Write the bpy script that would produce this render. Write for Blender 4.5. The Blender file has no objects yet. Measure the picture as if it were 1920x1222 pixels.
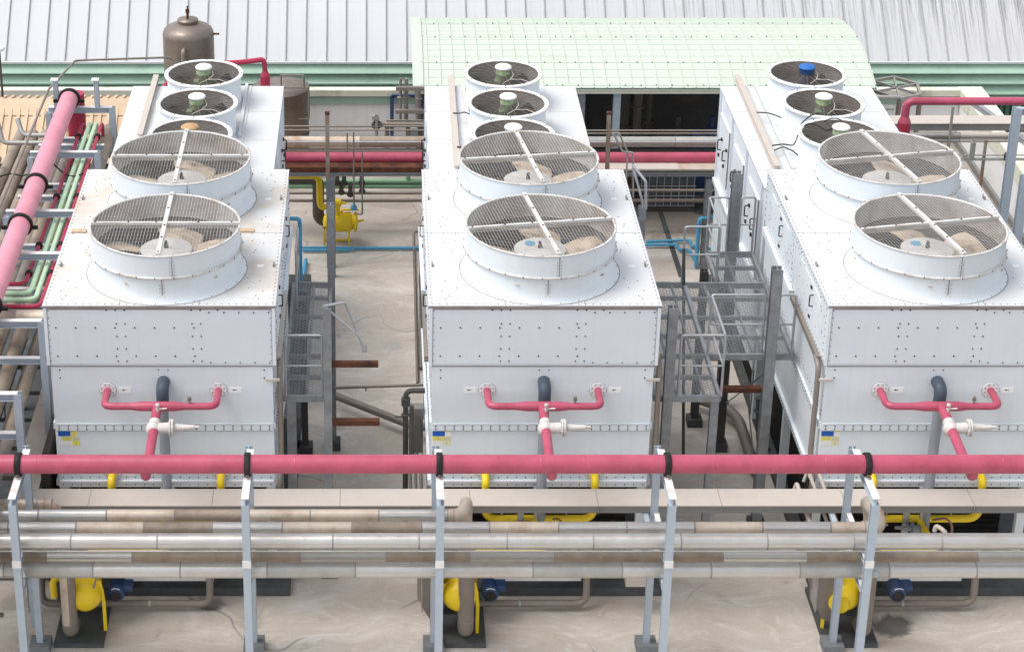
import bpy, math, random
from mathutils import Vector, Matrix
random.seed(7)
R = math.radians
C = bpy.context.scene.collection
S = bpy.context.scene

# ---------------- camera ----------------
F, CX, CY, TH, CZ = 3780.0, 706.0, 300.0, R(22.9), 19.5
cam = bpy.data.cameras.new('camera'); co = bpy.data.objects.new('camera', cam); C.objects.link(co)
co.location = (0, 0, CZ); co.rotation_euler = (R(90) - TH, 0, 0)
cam.sensor_width = 36; cam.lens = 36 * F / 1920
cam.shift_x = (960 - CX) / 1920; cam.shift_y = -(611 - CY) / 1920
cam.clip_end = 4000
S.camera = co
S.render.resolution_x = 1024; S.render.resolution_y = 651

# ---------------- light ----------------
SUN_EL, SUN_AZ = R(62), R(-100)          # azimuth from +Y towards +X
w = bpy.data.worlds.new('World'); S.world = w; w.use_nodes = True
nt = w.node_tree; bg = nt.nodes['Background']
sky = nt.nodes.new('ShaderNodeTexSky'); sky.sky_type = 'NISHITA'; sky.sun_disc = False
sky.sun_elevation = SUN_EL; sky.sun_rotation = SUN_AZ; sky.air_density = 1.0; sky.dust_density = 2.5; sky.ozone_density = 1.0
hs = nt.nodes.new('ShaderNodeHueSaturation'); hs.inputs['Saturation'].default_value = 0.27
nt.links.new(sky.outputs[0], hs.inputs['Color']); nt.links.new(hs.outputs[0], bg.inputs[0])
bg.inputs[1].default_value = 0.135
sl = bpy.data.lights.new('sun', 'SUN'); sl.energy = 1.0; sl.angle = R(32); sl.color = (1, 0.965, 0.92)
so = bpy.data.objects.new('sun', sl); C.objects.link(so)
sd = Vector((math.sin(SUN_AZ) * math.cos(SUN_EL), math.cos(SUN_AZ) * math.cos(SUN_EL), math.sin(SUN_EL)))
so.rotation_euler = sd.to_track_quat('Z', 'Y').to_euler()
S.view_settings.view_transform = 'Standard'; S.view_settings.look = 'None'
S.view_settings.exposure = 0.88; S.view_settings.gamma = 1.0

# survey helpers: a photo pixel plus one known world coordinate gives a point of the place
def ray(u, v):
    k, h = (v - CY) / F, (u - CX) / F
    return Vector((h, math.cos(TH) - k * math.sin(TH), -math.sin(TH) - k * math.cos(TH)))
def PY(u, v, Y):
    d = ray(u, v); t = Y / d.y; return Vector((d.x * t, Y, CZ + d.z * t))
def PZ(u, v, z):
    d = ray(u, v); t = (z - CZ) / d.z; return Vector((d.x * t, d.y * t, z))

# ---------------- materials ----------------
def newmat(name):
    m = bpy.data.materials.new(name); m.use_nodes = True
    return m, m.node_tree, m.node_tree.nodes['Principled BSDF']
def N(nt, t, **kw):
    n = nt.nodes.new(t)
    for k, v in kw.items(): setattr(n, k, v)
    return n
def noise(nt, vec, scale, detail=4, rough=.55, dist=0):
    n = N(nt, 'ShaderNodeTexNoise'); n.inputs['Scale'].default_value = scale; n.inputs['Detail'].default_value = detail
    n.inputs['Roughness'].default_value = rough; n.inputs['Distortion'].default_value = dist
    nt.links.new(vec, n.inputs['Vector']); return n.outputs['Fac']
def ramp(nt, fac, stops):
    r = N(nt, 'ShaderNodeValToRGB'); e = r.color_ramp.elements
    while len(e) < len(stops): e.new(.5)
    for i, (p, c) in enumerate(stops):
        e[i].position = p; e[i].color = (c, c, c, 1) if isinstance(c, (int, float)) else (*c, 1)
    nt.links.new(fac, r.inputs[0]); return r.outputs[0]
def mix(nt, fac, a, b, mode='MIX'):
    m = N(nt, 'ShaderNodeMix', data_type='RGBA', blend_type=mode)
    for s, v in ((0, fac), (6, a), (7, b)):
        if isinstance(v, (int, float)): m.inputs[s].default_value = v
        elif isinstance(v, tuple): m.inputs[s].default_value = (*v, 1)
        else: nt.links.new(v, m.inputs[s])
    return m.outputs[2]
def coords(nt, scale=(1, 1, 1), obj=False):
    if obj: o = N(nt, 'ShaderNodeTexCoord').outputs['Object']
    else: o = N(nt, 'ShaderNodeNewGeometry').outputs['Position']
    mp = N(nt, 'ShaderNodeMapping'); mp.inputs['Scale'].default_value = scale
    nt.links.new(o, mp.inputs[0]); return mp.outputs[0]
def bump(nt, b, h, strength, dist=.02):
    n = N(nt, 'ShaderNodeBump'); n.inputs['Strength'].default_value = strength; n.inputs['Distance'].default_value = dist
    nt.links.new(h, n.inputs['Height']); nt.links.new(n.outputs[0], b.inputs['Normal'])

def paint(name, col, rough=.5, metal=0.0, dirt=(.35, .28, .2), amt=.25, scale=1.3, thr=.55, fine=.06, streak=0.0, streakcol=(.3, .28, .26), bmp=.0, bscale=6):
    m, nt, b = newmat(name)
    v = coords(nt)
    base = mix(nt, ramp(nt, noise(nt, v, scale * 2.7, 5), [(.3, 0.0), (.7, 1.0)]), tuple(c * (1 - fine) for c in col), tuple(min(1, c * (1 + fine)) for c in col))
    d = ramp(nt, noise(nt, v, scale, 7, .62), [(thr, 0.0), (min(.99, thr + .22), amt)])
    base = mix(nt, d, base, dirt)
    if streak:
        vs = coords(nt, (9, 9, .55))
        s = ramp(nt, noise(nt, vs, 1.3, 5, .6), [(.5, 0.0), (.8, streak)])
        base = mix(nt, s, base, streakcol)
    nt.links.new(base, b.inputs['Base Color'])
    b.inputs['Metallic'].default_value = metal
    b.inputs['Specular IOR Level'].default_value = .5 if (metal > .1 or 'pipe' in name or 'yellow' in name or 'motor' in name) else .22
    r = ramp(nt, noise(nt, v, scale * 4, 4), [(.3, max(0, rough - .1)), (.7, min(1, rough + .12))])
    nt.links.new(r, b.inputs['Roughness'])
    if bmp: bump(nt, b, noise(nt, v, bscale, 3), bmp, .02)
    return m
M = {}
M['white'] = paint('white_coated_panel', (.695, .745, .78), .38, bmp=.35, bscale=1.7, dirt=(.62, .55, .46), amt=.25, scale=.55, thr=.60, fine=.02, streak=.2, streakcol=(.58, .60, .62))
M['roofwhite'] = paint('white_roof_sheet', (.62, .625, .635), .5, dirt=(.52, .45, .37), amt=.4, scale=.62, thr=.58, fine=.01)
M['roofstain'] = paint('stained_white_roof_sheet', (.62, .62, .615), .5, dirt=(.50, .39, .28), amt=.75, scale=.8, thr=.46, fine=.02)
M['panelside'] = paint('side_panel_white', (.74, .78, .82), .4, bmp=.35, bscale=1.7, dirt=(.6, .6, .55), amt=.2, scale=.9, fine=.015, streak=.08)
M['seam'] = paint('dirty_seam', (.28, .26, .25), .8, fine=.2)
M['bolt'] = paint('dark_bolt', (.035, .03, .028), .6)
M['boltgrey'] = paint('grey_bolt', (.27, .25, .24), .6)
M['softseam'] = paint('grey_joint', (.42, .42, .43), .6)
M['rim'] = paint('fan_rim_metal', (.62, .61, .59), .45, dirt=(.36, .27, .2), amt=.7, scale=3, thr=.5)
M['throat'] = paint('shaded_fan_throat', (.17, .17, .17), .6, dirt=(.07, .055, .045), amt=.8, scale=1.5, thr=.42)  # darker grey carries the shade of the lower duct wall
M['inner'] = paint('fan_duct_inside', (.52, .51, .50), .6, dirt=(.25, .19, .15), amt=.8, scale=1.5, thr=.42, streak=.35, streakcol=(.2, .16, .13))
M['wire'] = paint('galvanised_wire', (.62, .60, .58), .45, .3, dirt=(.3, .22, .16), amt=.5, scale=2, thr=.5)
M['darkwire'] = paint('dark_wire', (.10, .085, .075), .6, .2)
M['blade'] = paint('dirty_fan_blade', (.66, .54, .41), .6, dirt=(.14, .10, .075), amt=.85, scale=2.4, thr=.45, fine=.12)
M['hub'] = paint('fan_hub_cover', (.66, .64, .62), .55, dirt=(.4, .33, .27), amt=.4, scale=3)
M['black'] = paint('black_void', (.012, .012, .012), .9)  # flat black standing in for the unlit depth behind openings
M['rubber'] = paint('black_clamp', (.018, .017, .016), .55, dirt=(.12, .1, .08), amt=.4, scale=4)
M['pink'] = paint('pink_pipe_paint', (.45, .078, .135), .36, dirt=(.29, .04, .07), amt=.6, scale=1.8, thr=.45, fine=.07, streak=.0)
M['pinklight'] = paint('faded_pink_pipe_paint', (.68, .27, .34), .5, dirt=(.5, .13, .18), amt=.4, scale=.9, thr=.5, fine=.05)
M['red'] = paint('crimson_pipe_paint', (.42, .028, .07), .45, dirt=(.22, .02, .03), amt=.5)
M['mint'] = paint('mint_pipe_paint', (.52, .73, .50), .5, dirt=(.35, .42, .3), amt=.3)
M['green'] = paint('green_pipe_paint', (.20, .36, .22), .5)
M['yellow'] = paint('yellow_pipe_paint', (.84, .60, .012), .38, dirt=(.4, .25, .03), amt=.35, scale=2, thr=.55, fine=.05)
M['blue'] = paint('blue_pvc_pipe', (.085, .36, .58), .45, dirt=(.05, .2, .3), amt=.4, scale=3)
M['bluemotor'] = paint('blue_motor_paint', (.02, .055, .15), .45)
M['bluecap'] = paint('blue_cap_paint', (.03, .14, .42), .45)
M['capwhite'] = paint('white_motor_cap', (.80, .80, .79), .5, dirt=(.4, .3, .2), amt=.3, scale=9)
M['captan'] = paint('rusty_tan_cap', (.50, .32, .17), .7, dirt=(.25, .11, .05), amt=.7, scale=9, thr=.45)
M['motor'] = paint('mossy_fan_motor', (.36, .46, .27), .7, dirt=(.08, .09, .05), amt=.7, scale=8, thr=.5, fine=.3)
M['alu'] = paint('aluminium_cladding', (.54, .53, .505), .36, .7, bmp=.25, bscale=5, dirt=(.42, .35, .28), amt=.5, scale=1.1, thr=.5, fine=.05)
M['aludull'] = paint('dull_cladding', (.40, .395, .375), .45, .5, bmp=.25, bscale=5, dirt=(.3, .25, .2), amt=.5, scale=1.4, thr=.5, fine=.08)
M['alubrown'] = paint('weathered_brown_cladding', (.34, .28, .22), .6, .3, dirt=(.2, .15, .11), amt=.6, scale=2, thr=.5, fine=.12)
M['alurust'] = paint('cream_stained_cladding', (.58, .50, .41), .5, .3, dirt=(.33, .17, .08), amt=.65, scale=2.6, thr=.5, fine=.08)
M['taupe'] = paint('taupe_pipe', (.25, .215, .185), .55, .3, dirt=(.16, .13, .1), amt=.5)
M['duct'] = paint('beige_duct', (.52, .465, .415), .5, dirt=(.42, .33, .27), amt=.5, scale=1.6, thr=.58, fine=.03)
M['ductside'] = paint('grey_duct_side', (.22, .215, .205), .55)
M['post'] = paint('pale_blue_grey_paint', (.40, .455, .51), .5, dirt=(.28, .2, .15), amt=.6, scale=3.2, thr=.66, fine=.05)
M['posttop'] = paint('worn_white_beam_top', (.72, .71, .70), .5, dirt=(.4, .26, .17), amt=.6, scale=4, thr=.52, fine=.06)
M['galv'] = paint('galvanised_steel', (.29, .305, .32), .5, .45, dirt=(.13, .12, .11), amt=.4, scale=2.5, thr=.45, fine=.15)
M['galvrail'] = paint('galvanised_rail', (.42, .43, .445), .42, .5, dirt=(.3, .2, .14), amt=.6, scale=3, thr=.55, fine=.1)
M['galvdark'] = paint('dark_weathered_steel', (.075, .072, .068), .7, .2)
M['rust'] = paint('rusty_steel', (.12, .046, .026), .8, dirt=(.03, .02, .018), amt=.8, scale=3, thr=.45, fine=.2)
M['rustpost'] = paint('rust_streaked_post', (.34, .31, .27), .65, .2, dirt=(.28, .13, .05), amt=.9, scale=2.2, thr=.42, fine=.2)
M['pad'] = paint('dark_concrete_plinth', (.085, .09, .092), .85, dirt=(.22, .21, .2), amt=.5, scale=1.8, thr=.55, fine=.15, bmp=.2)
M['plinth'] = paint('grey_concrete_footing', (.20, .215, .22), .85, dirt=(.3, .28, .25), amt=.4, scale=4, thr=.5, fine=.15, bmp=.2)
M['wood'] = paint('weathered_wood', (.55, .42, .29), .8, dirt=(.25, .18, .12), amt=.6, scale=9, thr=.5)
M['sticker_blue'] = paint('blue_sticker', (.02, .12, .46), .5, fine=.02)
M['sticker_yellow'] = paint('yellow_sticker', (.80, .72, .12), .55, fine=.06)
M['sticker_pale'] = paint('faded_yellow_sticker', (.74, .70, .45), .55, fine=.06)
M['sticker_white'] = paint('white_sticker', (.84, .84, .83), .55, fine=.02)
M['print'] = paint('faint_print', (.42, .40, .33), .7)
M['darkgreypipe'] = paint('slate_grey_pvc', (.065, .085, .11), .45, dirt=(.12, .12, .13), amt=.3)
M['greypipe'] = paint('grey_pvc', (.27, .29, .32), .45, dirt=(.2, .2, .2), amt=.3)
M['valve'] = paint('pale_valve_casting', (.60, .58, .55), .55, dirt=(.42, .3, .2), amt=.5, scale=9, thr=.5)
M['tank'] = paint('brown_steel_tank', (.235, .20, .17), .42, .45, dirt=(.14, .07, .035), amt=.55, scale=1.5, thr=.5, fine=.08, streak=.3, streakcol=(.12, .09, .07))
M['archgreen'] = paint('pale_mint_sheet', (.545, .595, .515), .5, dirt=(.44, .49, .39), amt=.4, scale=.8, thr=.55, fine=.02)
M['louvre'] = paint('green_louvre_sheet', (.44, .62, .49), .55, dirt=(.16, .22, .17), amt=.55, scale=.55, thr=.56, fine=.05)
M['darkgreen'] = paint('dark_green_cladding', (.13, .25, .17), .6, fine=.06)
M['cream'] = paint('cream_parapet_cap', (.72, .72, .60), .6, dirt=(.16, .15, .11), amt=.75, scale=.9, thr=.55, fine=.04)
M['wallwhite'] = paint('white_rendered_wall', (.84, .84, .84), .7, dirt=(.45, .43, .42), amt=.3, scale=.7, thr=.5, fine=.03, streak=.12)
M['greenband'] = paint('grey_green_fascia', (.32, .43, .36), .6)
M['tan'] = paint('tan_corrugated_sheet', (.60, .455, .31), .55, dirt=(.5, .33, .2), amt=.4, scale=1, thr=.55)
M['shade'] = paint('shade_dark_wall', (.10, .10, .105), .8)  # dark grey puts the shade under the roofs into the wall colour
M['ibc_shade'] = paint('shade_dark_ibc_plastic', (.10, .11, .125), .5)  # white plastic darkened to hold the shade of the pump bay
M['orange'] = paint('red_fitting', (.6, .09, .03), .5)
M['hose'] = paint('brown_hose', (.25, .15, .10), .6)

def roof_metal():
    m, nt, b = newmat('weathered_grey_roof')
    v = coords(nt); vs = coords(nt, (13, .4, .4))
    base = mix(nt, noise(nt, v, .35, 5), (.56, .57, .585), (.64, .645, .655))
    sep = N(nt, 'ShaderNodeSeparateXYZ'); nt.links.new(v, sep.inputs[0])
    mr = N(nt, 'ShaderNodeMapRange'); mr.inputs[1].default_value = 3; mr.inputs[2].default_value = 17
    nt.links.new(sep.outputs[0], mr.inputs[0])
    mz = N(nt, 'ShaderNodeMapRange'); mz.inputs[1].default_value = 1.5; mz.inputs[2].default_value = 2.8; mz.inputs[3].default_value = .12
    nt.links.new(sep.outputs[2], mz.inputs[0])
    mu = N(nt, 'ShaderNodeMath', operation='MULTIPLY'); nt.links.new(mr.outputs[0], mu.inputs[0]); nt.links.new(mz.outputs[0], mu.inputs[1])
    st = ramp(nt, noise(nt, vs, 1.3, 7, .7), [(.47, 0.0), (.64, 1.0)])
    f = N(nt, 'ShaderNodeMath', operation='MULTIPLY'); nt.links.new(st, f.inputs[0]); nt.links.new(mu.outputs[0], f.inputs[1])
    gm = N(nt, 'ShaderNodeMath', operation='MULTIPLY'); gm.inputs[1].default_value = .55; nt.links.new(mr.outputs[0], gm.inputs[0])
    base = mix(nt, gm.outputs[0], base, (.50, .49, .50))
    base = mix(nt, f.outputs[0], base, (.13, .125, .125))
    # soft old streaks everywhere
    vs2 = coords(nt, (5, .25, .25)); s2 = ramp(nt, noise(nt, vs2, 1.7, 5), [(.5, 0.0), (.8, .35)])
    base = mix(nt, s2, base, (.52, .52, .55))
    nt.links.new(base, b.inputs['Base Color']); b.inputs['Roughness'].default_value = .7; b.inputs['Specular IOR Level'].default_value = .15
    return m
M['roof'] = roof_metal()

def floor_mat():
    m, nt, b = newmat('trowelled_concrete')
    v = coords(nt)
    # warp the coordinates so that bands curl like trowel sweeps
    wn = N(nt, 'ShaderNodeTexNoise'); wn.inputs['Scale'].default_value = .62; wn.inputs['Detail'].default_value = 1.5
    nt.links.new(v, wn.inputs['Vector'])
    ws = N(nt, 'ShaderNodeVectorMath', operation='SCALE'); ws.inputs['Scale'].default_value = 1.7; nt.links.new(wn.outputs['Color'], ws.inputs[0])
    ad = N(nt, 'ShaderNodeVectorMath', operation='ADD'); nt.links.new(v, ad.inputs[0]); nt.links.new(ws.outputs[0], ad.inputs[1])
    mp = N(nt, 'ShaderNodeMapping'); mp.inputs['Scale'].default_value = (.62, 1.7, 1); mp.inputs['Rotation'].default_value = (0, 0, .3); nt.links.new(ad.outputs[0], mp.inputs[0])
    sw = noise(nt, mp.outputs[0], 1.35, 10, .74, .2)
    big = noise(nt, v, .33, 5, .55, .4)
    base = ramp(nt, sw, [(.30, (.46, .39, .32)), (.42, (.56, .49, .42)), (.54, (.60, .54, .475)), (.68, (.70, .66, .61))])
    base = mix(nt, ramp(nt, big, [(.48, .0), (.74, .35)]), base, (.44, .37, .305))
    # narrow bright arcs
    arc = ramp(nt, noise(nt, mp.outputs[0], 2.6, 3, .5, 1.2), [(.56, 0.0), (.64, .28), (.72, 0.0)])
    base = mix(nt, arc, base, (.84, .83, .81))
    # dark damp spots
    damp = ramp(nt, noise(nt, v, .85, 7, .7, .3), [(.60, 0.0), (.72, .65)])
    base = mix(nt, damp, base, (.17, .15, .135))
    # ragged water and oil stains; two widest partly paint in shade toward the canopy
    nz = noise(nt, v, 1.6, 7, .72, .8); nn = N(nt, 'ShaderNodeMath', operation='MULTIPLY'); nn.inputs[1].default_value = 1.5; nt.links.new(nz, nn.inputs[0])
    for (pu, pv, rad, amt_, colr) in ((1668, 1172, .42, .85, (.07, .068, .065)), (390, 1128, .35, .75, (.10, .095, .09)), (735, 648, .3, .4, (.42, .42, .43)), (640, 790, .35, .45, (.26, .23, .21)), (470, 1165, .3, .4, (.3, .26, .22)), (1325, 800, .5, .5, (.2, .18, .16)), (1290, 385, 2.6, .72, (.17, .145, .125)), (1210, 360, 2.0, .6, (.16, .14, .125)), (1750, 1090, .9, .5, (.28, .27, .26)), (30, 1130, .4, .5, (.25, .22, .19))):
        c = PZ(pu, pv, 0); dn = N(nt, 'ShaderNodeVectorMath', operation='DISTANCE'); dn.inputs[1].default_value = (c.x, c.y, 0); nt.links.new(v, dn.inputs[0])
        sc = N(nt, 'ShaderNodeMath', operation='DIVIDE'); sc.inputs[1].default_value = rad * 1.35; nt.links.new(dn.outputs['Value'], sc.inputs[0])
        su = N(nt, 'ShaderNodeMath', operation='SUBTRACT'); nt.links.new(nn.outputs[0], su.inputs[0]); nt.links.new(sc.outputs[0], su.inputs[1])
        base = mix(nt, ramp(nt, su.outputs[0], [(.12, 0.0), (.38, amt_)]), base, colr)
    # hairline cracks
    vo = N(nt, 'ShaderNodeTexVoronoi', feature='DISTANCE_TO_EDGE'); vo.inputs['Scale'].default_value = .28; nt.links.new(ad.outputs[0], vo.inputs['Vector'])
    cr = N(nt, 'ShaderNodeMath', operation='MULTIPLY'); nt.links.new(ramp(nt, vo.outputs['Distance'], [(.0, .75), (.006, 0.0)]), cr.inputs[0]); nt.links.new(ramp(nt, noise(nt, v, .5, 3), [(.5, 0.0), (.58, 1.0)]), cr.inputs[1])
    base = mix(nt, cr.outputs[0], base, (.16, .14, .12))
    # darker tone over the far part of the deck
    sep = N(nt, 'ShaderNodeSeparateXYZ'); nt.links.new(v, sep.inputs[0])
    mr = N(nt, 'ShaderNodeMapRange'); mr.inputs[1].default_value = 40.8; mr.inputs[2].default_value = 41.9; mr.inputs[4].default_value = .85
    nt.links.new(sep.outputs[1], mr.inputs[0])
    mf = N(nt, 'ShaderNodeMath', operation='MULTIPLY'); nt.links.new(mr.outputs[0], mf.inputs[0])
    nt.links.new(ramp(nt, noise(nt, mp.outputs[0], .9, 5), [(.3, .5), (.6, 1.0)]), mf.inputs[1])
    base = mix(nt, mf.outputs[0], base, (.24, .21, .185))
    fine = noise(nt, v, 22, 5, .6)
    base = mix(nt, .12, base, ramp(nt, fine, [(.3, .2), (.7, .8)]), 'OVERLAY')
    nt.links.new(base, b.inputs['Base Color'])
    nt.links.new(ramp(nt, big, [(.3, .85), (.7, .5)]), b.inputs['Roughness'])
    bump(nt, b, fine, .12, .01)
    return m
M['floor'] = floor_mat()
M['ground'] = paint('far_ground', (.16, .16, .15), .9)

# ---------------- mesh builder ----------------
class MB:
    def __init__(s): s.v = []; s.f = []; s.m = []; s.s = []
    def add(s, verts, faces, mi=0, smooth=False):
        o = len(s.v); s.v += [tuple(p) for p in verts]
        for f in faces: s.f.append([i + o for i in f]); s.m.append(mi); s.s.append(smooth)
        return s
    def box(s, x0, x1, y0, y1, z0, z1, mi=0):
        return s.add([(x0, y0, z0), (x1, y0, z0), (x1, y1, z0), (x0, y1, z0), (x0, y0, z1), (x1, y0, z1), (x1, y1, z1), (x0, y1, z1)],
                     [(0, 3, 2, 1), (4, 5, 6, 7), (0, 1, 5, 4), (1, 2, 6, 5), (2, 3, 7, 6), (3, 0, 4, 7)], mi)
    def frame(s, a, b, up=(0, 0, 1)):
        a, b = Vector(a), Vector(b); d = (b - a).normalized(); up = Vector(up)
        if abs(d.dot(up)) > .98: up = Vector((0, 1, 0))
        x = d.cross(up).normalized(); y = x.cross(d).normalized(); return a, b, x, y
    def prism(s, a, b, prof, mi=0, up=(0, 0, 1), smooth=False, caps=True):
        a, b, x, y = s.frame(a, b, up); n = len(prof)
        vs = [a + x * p[0] + y * p[1] for p in prof] + [b + x * p[0] + y * p[1] for p in prof]
        s.add(vs, [(i, (i + 1) % n, n + (i + 1) % n, n + i) for i in range(n)], mi, smooth)
        if caps: s.add(vs, [tuple(range(n))[::-1], tuple(range(n, 2 * n))], mi)
        return s
    def bar(s, a, b, w_, h_, mi=0, up=(0, 0, 1)):
        return s.prism(a, b, [(-w_ / 2, -h_ / 2), (w_ / 2, -h_ / 2), (w_ / 2, h_ / 2), (-w_ / 2, h_ / 2)], mi, up)
    def hbeam(s, a, b, w_, h_, t=.012, mi=0, up=(0, 0, 1), mtop=None):
        W, H = w_ / 2, h_ / 2
        p = [(-W, -H), (W, -H), (W, -H + t), (t / 2, -H + t), (t / 2, H - t), (W, H - t), (W, H), (-W, H), (-W, H - t), (-t / 2, H - t), (-t / 2, -H + t), (-W, -H + t)]
        s.prism(a, b, p, mi, up, caps=False)
        for q in (p[0:4] + p[10:12], p[3:5] + p[9:11], p[4:10]):
            A, B, x, y = s.frame(a, b, up); n = len(q)
            s.add([A + x * k[0] + y * k[1] for k in q], [tuple(range(n))[::-1]], mi); s.add([B + x * k[0] + y * k[1] for k in q], [tuple(range(n))], mi)
        if mtop is not None:
            A, B, x, y = s.frame(a, b, up)
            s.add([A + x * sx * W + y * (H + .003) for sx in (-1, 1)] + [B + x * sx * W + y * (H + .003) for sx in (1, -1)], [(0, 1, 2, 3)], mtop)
        return s
    def cyl(s, a, b, r, seg=16, mi=0, r2=None, caps=True):
        r2 = r if r2 is None else r2
        a, b, x, y = s.frame(a, b)
        A = [a + (x * math.cos(t) + y * math.sin(t)) * r for t in [2 * math.pi * i / seg for i in range(seg)]]
        B = [b + (x * math.cos(t) + y * math.sin(t)) * r2 for t in [2 * math.pi * i / seg for i in range(seg)]]
        s.add(A + B, [(i, (i + 1) % seg, seg + (i + 1) % seg, seg + i) for i in range(seg)], mi, True)
        if caps: s.add(A + B, [tuple(range(seg))[::-1], tuple(range(seg, 2 * seg))], mi)
        return s
    def tube(s, pts, r, mi=0, seg=12, fil=None, caps=True, arc=6):
        pts = [Vector(p) for p in pts]; fil = r * 1.9 if fil is None else fil
        path = [pts[0]]
        for i in range(1, len(pts) - 1):
            p, q, n = pts[i - 1], pts[i], pts[i + 1]
            d1, d2 = (p - q), (n - q); L = min(fil, d1.length * .49, d2.length * .49)
            d1.normalize(); d2.normalize(); a, b = q + d1 * L, q + d2 * L
            for k in range(arc + 1):
                t = k / arc; path.append(a * (1 - t) ** 2 + q * 2 * t * (1 - t) + b * t * t)
        path.append(pts[-1])
        P = [path[0]]
        for p in path[1:]:
            if (p - P[-1]).length > 1e-5: P.append(p)
        rings = []; x = None
        for i, p in enumerate(P):
            d = ((P[i + 1] - p).normalized() if i < len(P) - 1 else Vector((0, 0, 0))) + ((p - P[i - 1]).normalized() if i else Vector((0, 0, 0)))
            d.normalize()
            if x is None:
                up = Vector((0, 0, 1)) if abs(d.z) < .95 else Vector((0, 1, 0)); x = d.cross(up).normalized()
            else: x = (x - d * x.dot(d)).normalized()
            y = x.cross(d)
            rings.append([p + (x * math.cos(t) + y * math.sin(t)) * r for t in [2 * math.pi * k / seg for k in range(seg)]])
        vs = [q for g in rings for q in g]
        s.add(vs, [(i * seg + k, i * seg + (k + 1) % seg, (i + 1) * seg + (k + 1) % seg, (i + 1) * seg + k) for i in range(len(rings) - 1) for k in range(seg)], mi, True)
        if caps: s.add(rings[0] + rings[-1], [tuple(range(seg))[::-1], tuple(range(seg, 2 * seg))], mi)
        return s
    def lathe(s, prof, c=(0, 0, 0), seg=48, mi=0, axis='z', smooth=True, capb=False, capt=False):
        c = Vector(c); vs = []
        for r, z in prof:
            for k in range(seg):
                t = 2 * math.pi * k / seg; a, b = r * math.cos(t), r * math.sin(t)
                vs.append(c + Vector({'z': (a, b, z), 'x': (z, a, b), 'y': (b, z, a)}[axis]))
        n = len(prof)
        s.add(vs, [(i * seg + k, i * seg + (k + 1) % seg, (i + 1) * seg + (k + 1) % seg, (i + 1) * seg + k) for i in range(n - 1) for k in range(seg)], mi, smooth)
        if capb: s.add(vs[:seg], [tuple(range(seg))[::-1]], mi)
        if capt: s.add(vs[-seg:], [tuple(range(seg))], mi)
        return s
    def dome(s, c, r, h, seg=24, mi=0, n=6, base=0.0, axis='z'):
        prof = ([(r, -base)] if base else []) + [(max(.0005, r * math.cos(math.pi / 2 * i / n)), h * math.sin(math.pi / 2 * i / n)) for i in range(n + 1)]
        return s.lathe(prof, c, seg, mi, axis)
    def dot(s, c, r, nrm='y-', mi=0, th=.006, seg=6):
        d = {'y-': (0, -1, 0), 'x-': (-1, 0, 0), 'x+': (1, 0, 0), 'z': (0, 0, 1)}[nrm]
        c = Vector(c); return s.cyl(c, c + Vector(d) * th, r, seg, mi)
    def build(s, name, mats, parent=None, local=False):
        me = bpy.data.meshes.new(name)
        off = Vector((0, 0, 0)) if local or parent is None else wloc(parent)
        me.from_pydata([tuple(Vector(p) - off) for p in s.v], [], s.f)
        for k in (mats if isinstance(mats, (list, tuple)) else [mats]): me.materials.append(M[k])
        me.polygons.foreach_set('material_index', s.m); me.polygons.foreach_set('use_smooth', s.s)
        me.validate(); me.update()
        o = bpy.data.objects.new(name, me); C.objects.link(o)
        if parent is not None: o.parent = parent
        return o
def wloc(o):
    l = Vector(o.location); p = o.parent
    while p: l += Vector(p.location); p = p.parent
    return l
USED = {}
def tag(o, label, cat, group=None):
    o['label'] = label; o['category'] = cat
    if group: o['group'] = group
    return o
def thing(name, label, cat, loc=(0, 0, 0), group=None):
    o = bpy.data.objects.new(name, None); C.objects.link(o); o.location = loc; o.empty_display_size = .1
    return tag(o, label, cat, group)
def struct(o): o['kind'] = 'structure'; return o
def solo(mb, name, mats, label, cat, group=None): return tag(mb.build(name, mats), label, cat, group)
def copy_tree(o, parent=None):
    c = o.copy(); C.objects.link(c); c.parent = parent
    for ch in list(o.children): copy_tree(ch, c)
    return c

# =====================================================================
# SETTING
# =====================================================================
struct(MB().add([(-900, -300, -9), (900, -300, -9), (900, 2500, -9), (-900, 2500, -9)], [(0, 1, 2, 3)]).build('ground', 'ground'))
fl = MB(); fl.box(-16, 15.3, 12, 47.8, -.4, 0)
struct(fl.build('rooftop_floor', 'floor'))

# far building: grey standing seam roof over green louvred wall
gb = thing('factory_building', 'long factory building with grey standing seam metal roof above green louvred wall', 'building', (0, 50, -9))
m = MB(); sl_ = math.tan(R(42)); ez = 1.36
m.add([(-45, 49.62, ez), (45, 49.62, ez), (45, 60.6, ez + 11 * sl_), (-45, 60.6, ez + 11 * sl_)], [(0, 1, 2, 3)])
x = -44.9
while x < 45:
    wv = random.uniform(-.012, .012)
    m.bar((x + wv, 49.60, ez + .02), (x + wv, 60.6, ez + .02 + 11 * sl_), .022, .04, 1)
    x += .525
m.box(-45, 45, 49.56, 49.66, ez - .07, ez - .01, 2)
m.build('roof', ['roof', 'softseam', 'wallwhite'], gb)
m = MB()
for i in range(4):
    zt = ez - .09 - i * .29
    a = [(49.80, zt), (49.66, zt - .03), (49.50, zt - .215), (49.50, zt - .245)]
    m.add([(-45, p[0], p[1]) for p in a] + [(45, p[0], p[1]) for p in a], [(k, k + 1, 5 + k, 4 + k) for k in range(3)], 0)
m.build('louvre_panel', 'louvre', gb)
m = MB(); m.box(-45, 45, 49.9, 50.4, -9, ez - .08, 0)
m.build('wall', 'black', gb)
m = MB(); z0 = ez - .09 - 4 * .29
for i in range(260):
    xx = 5 + i * .16; m.box(xx, xx + .10, 49.78, 49.9, -9, z0)
m.box(5, 45, 49.86, 49.895, -9, z0)
m.build('corrugated_cladding', 'darkgreen', gb)

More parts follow.
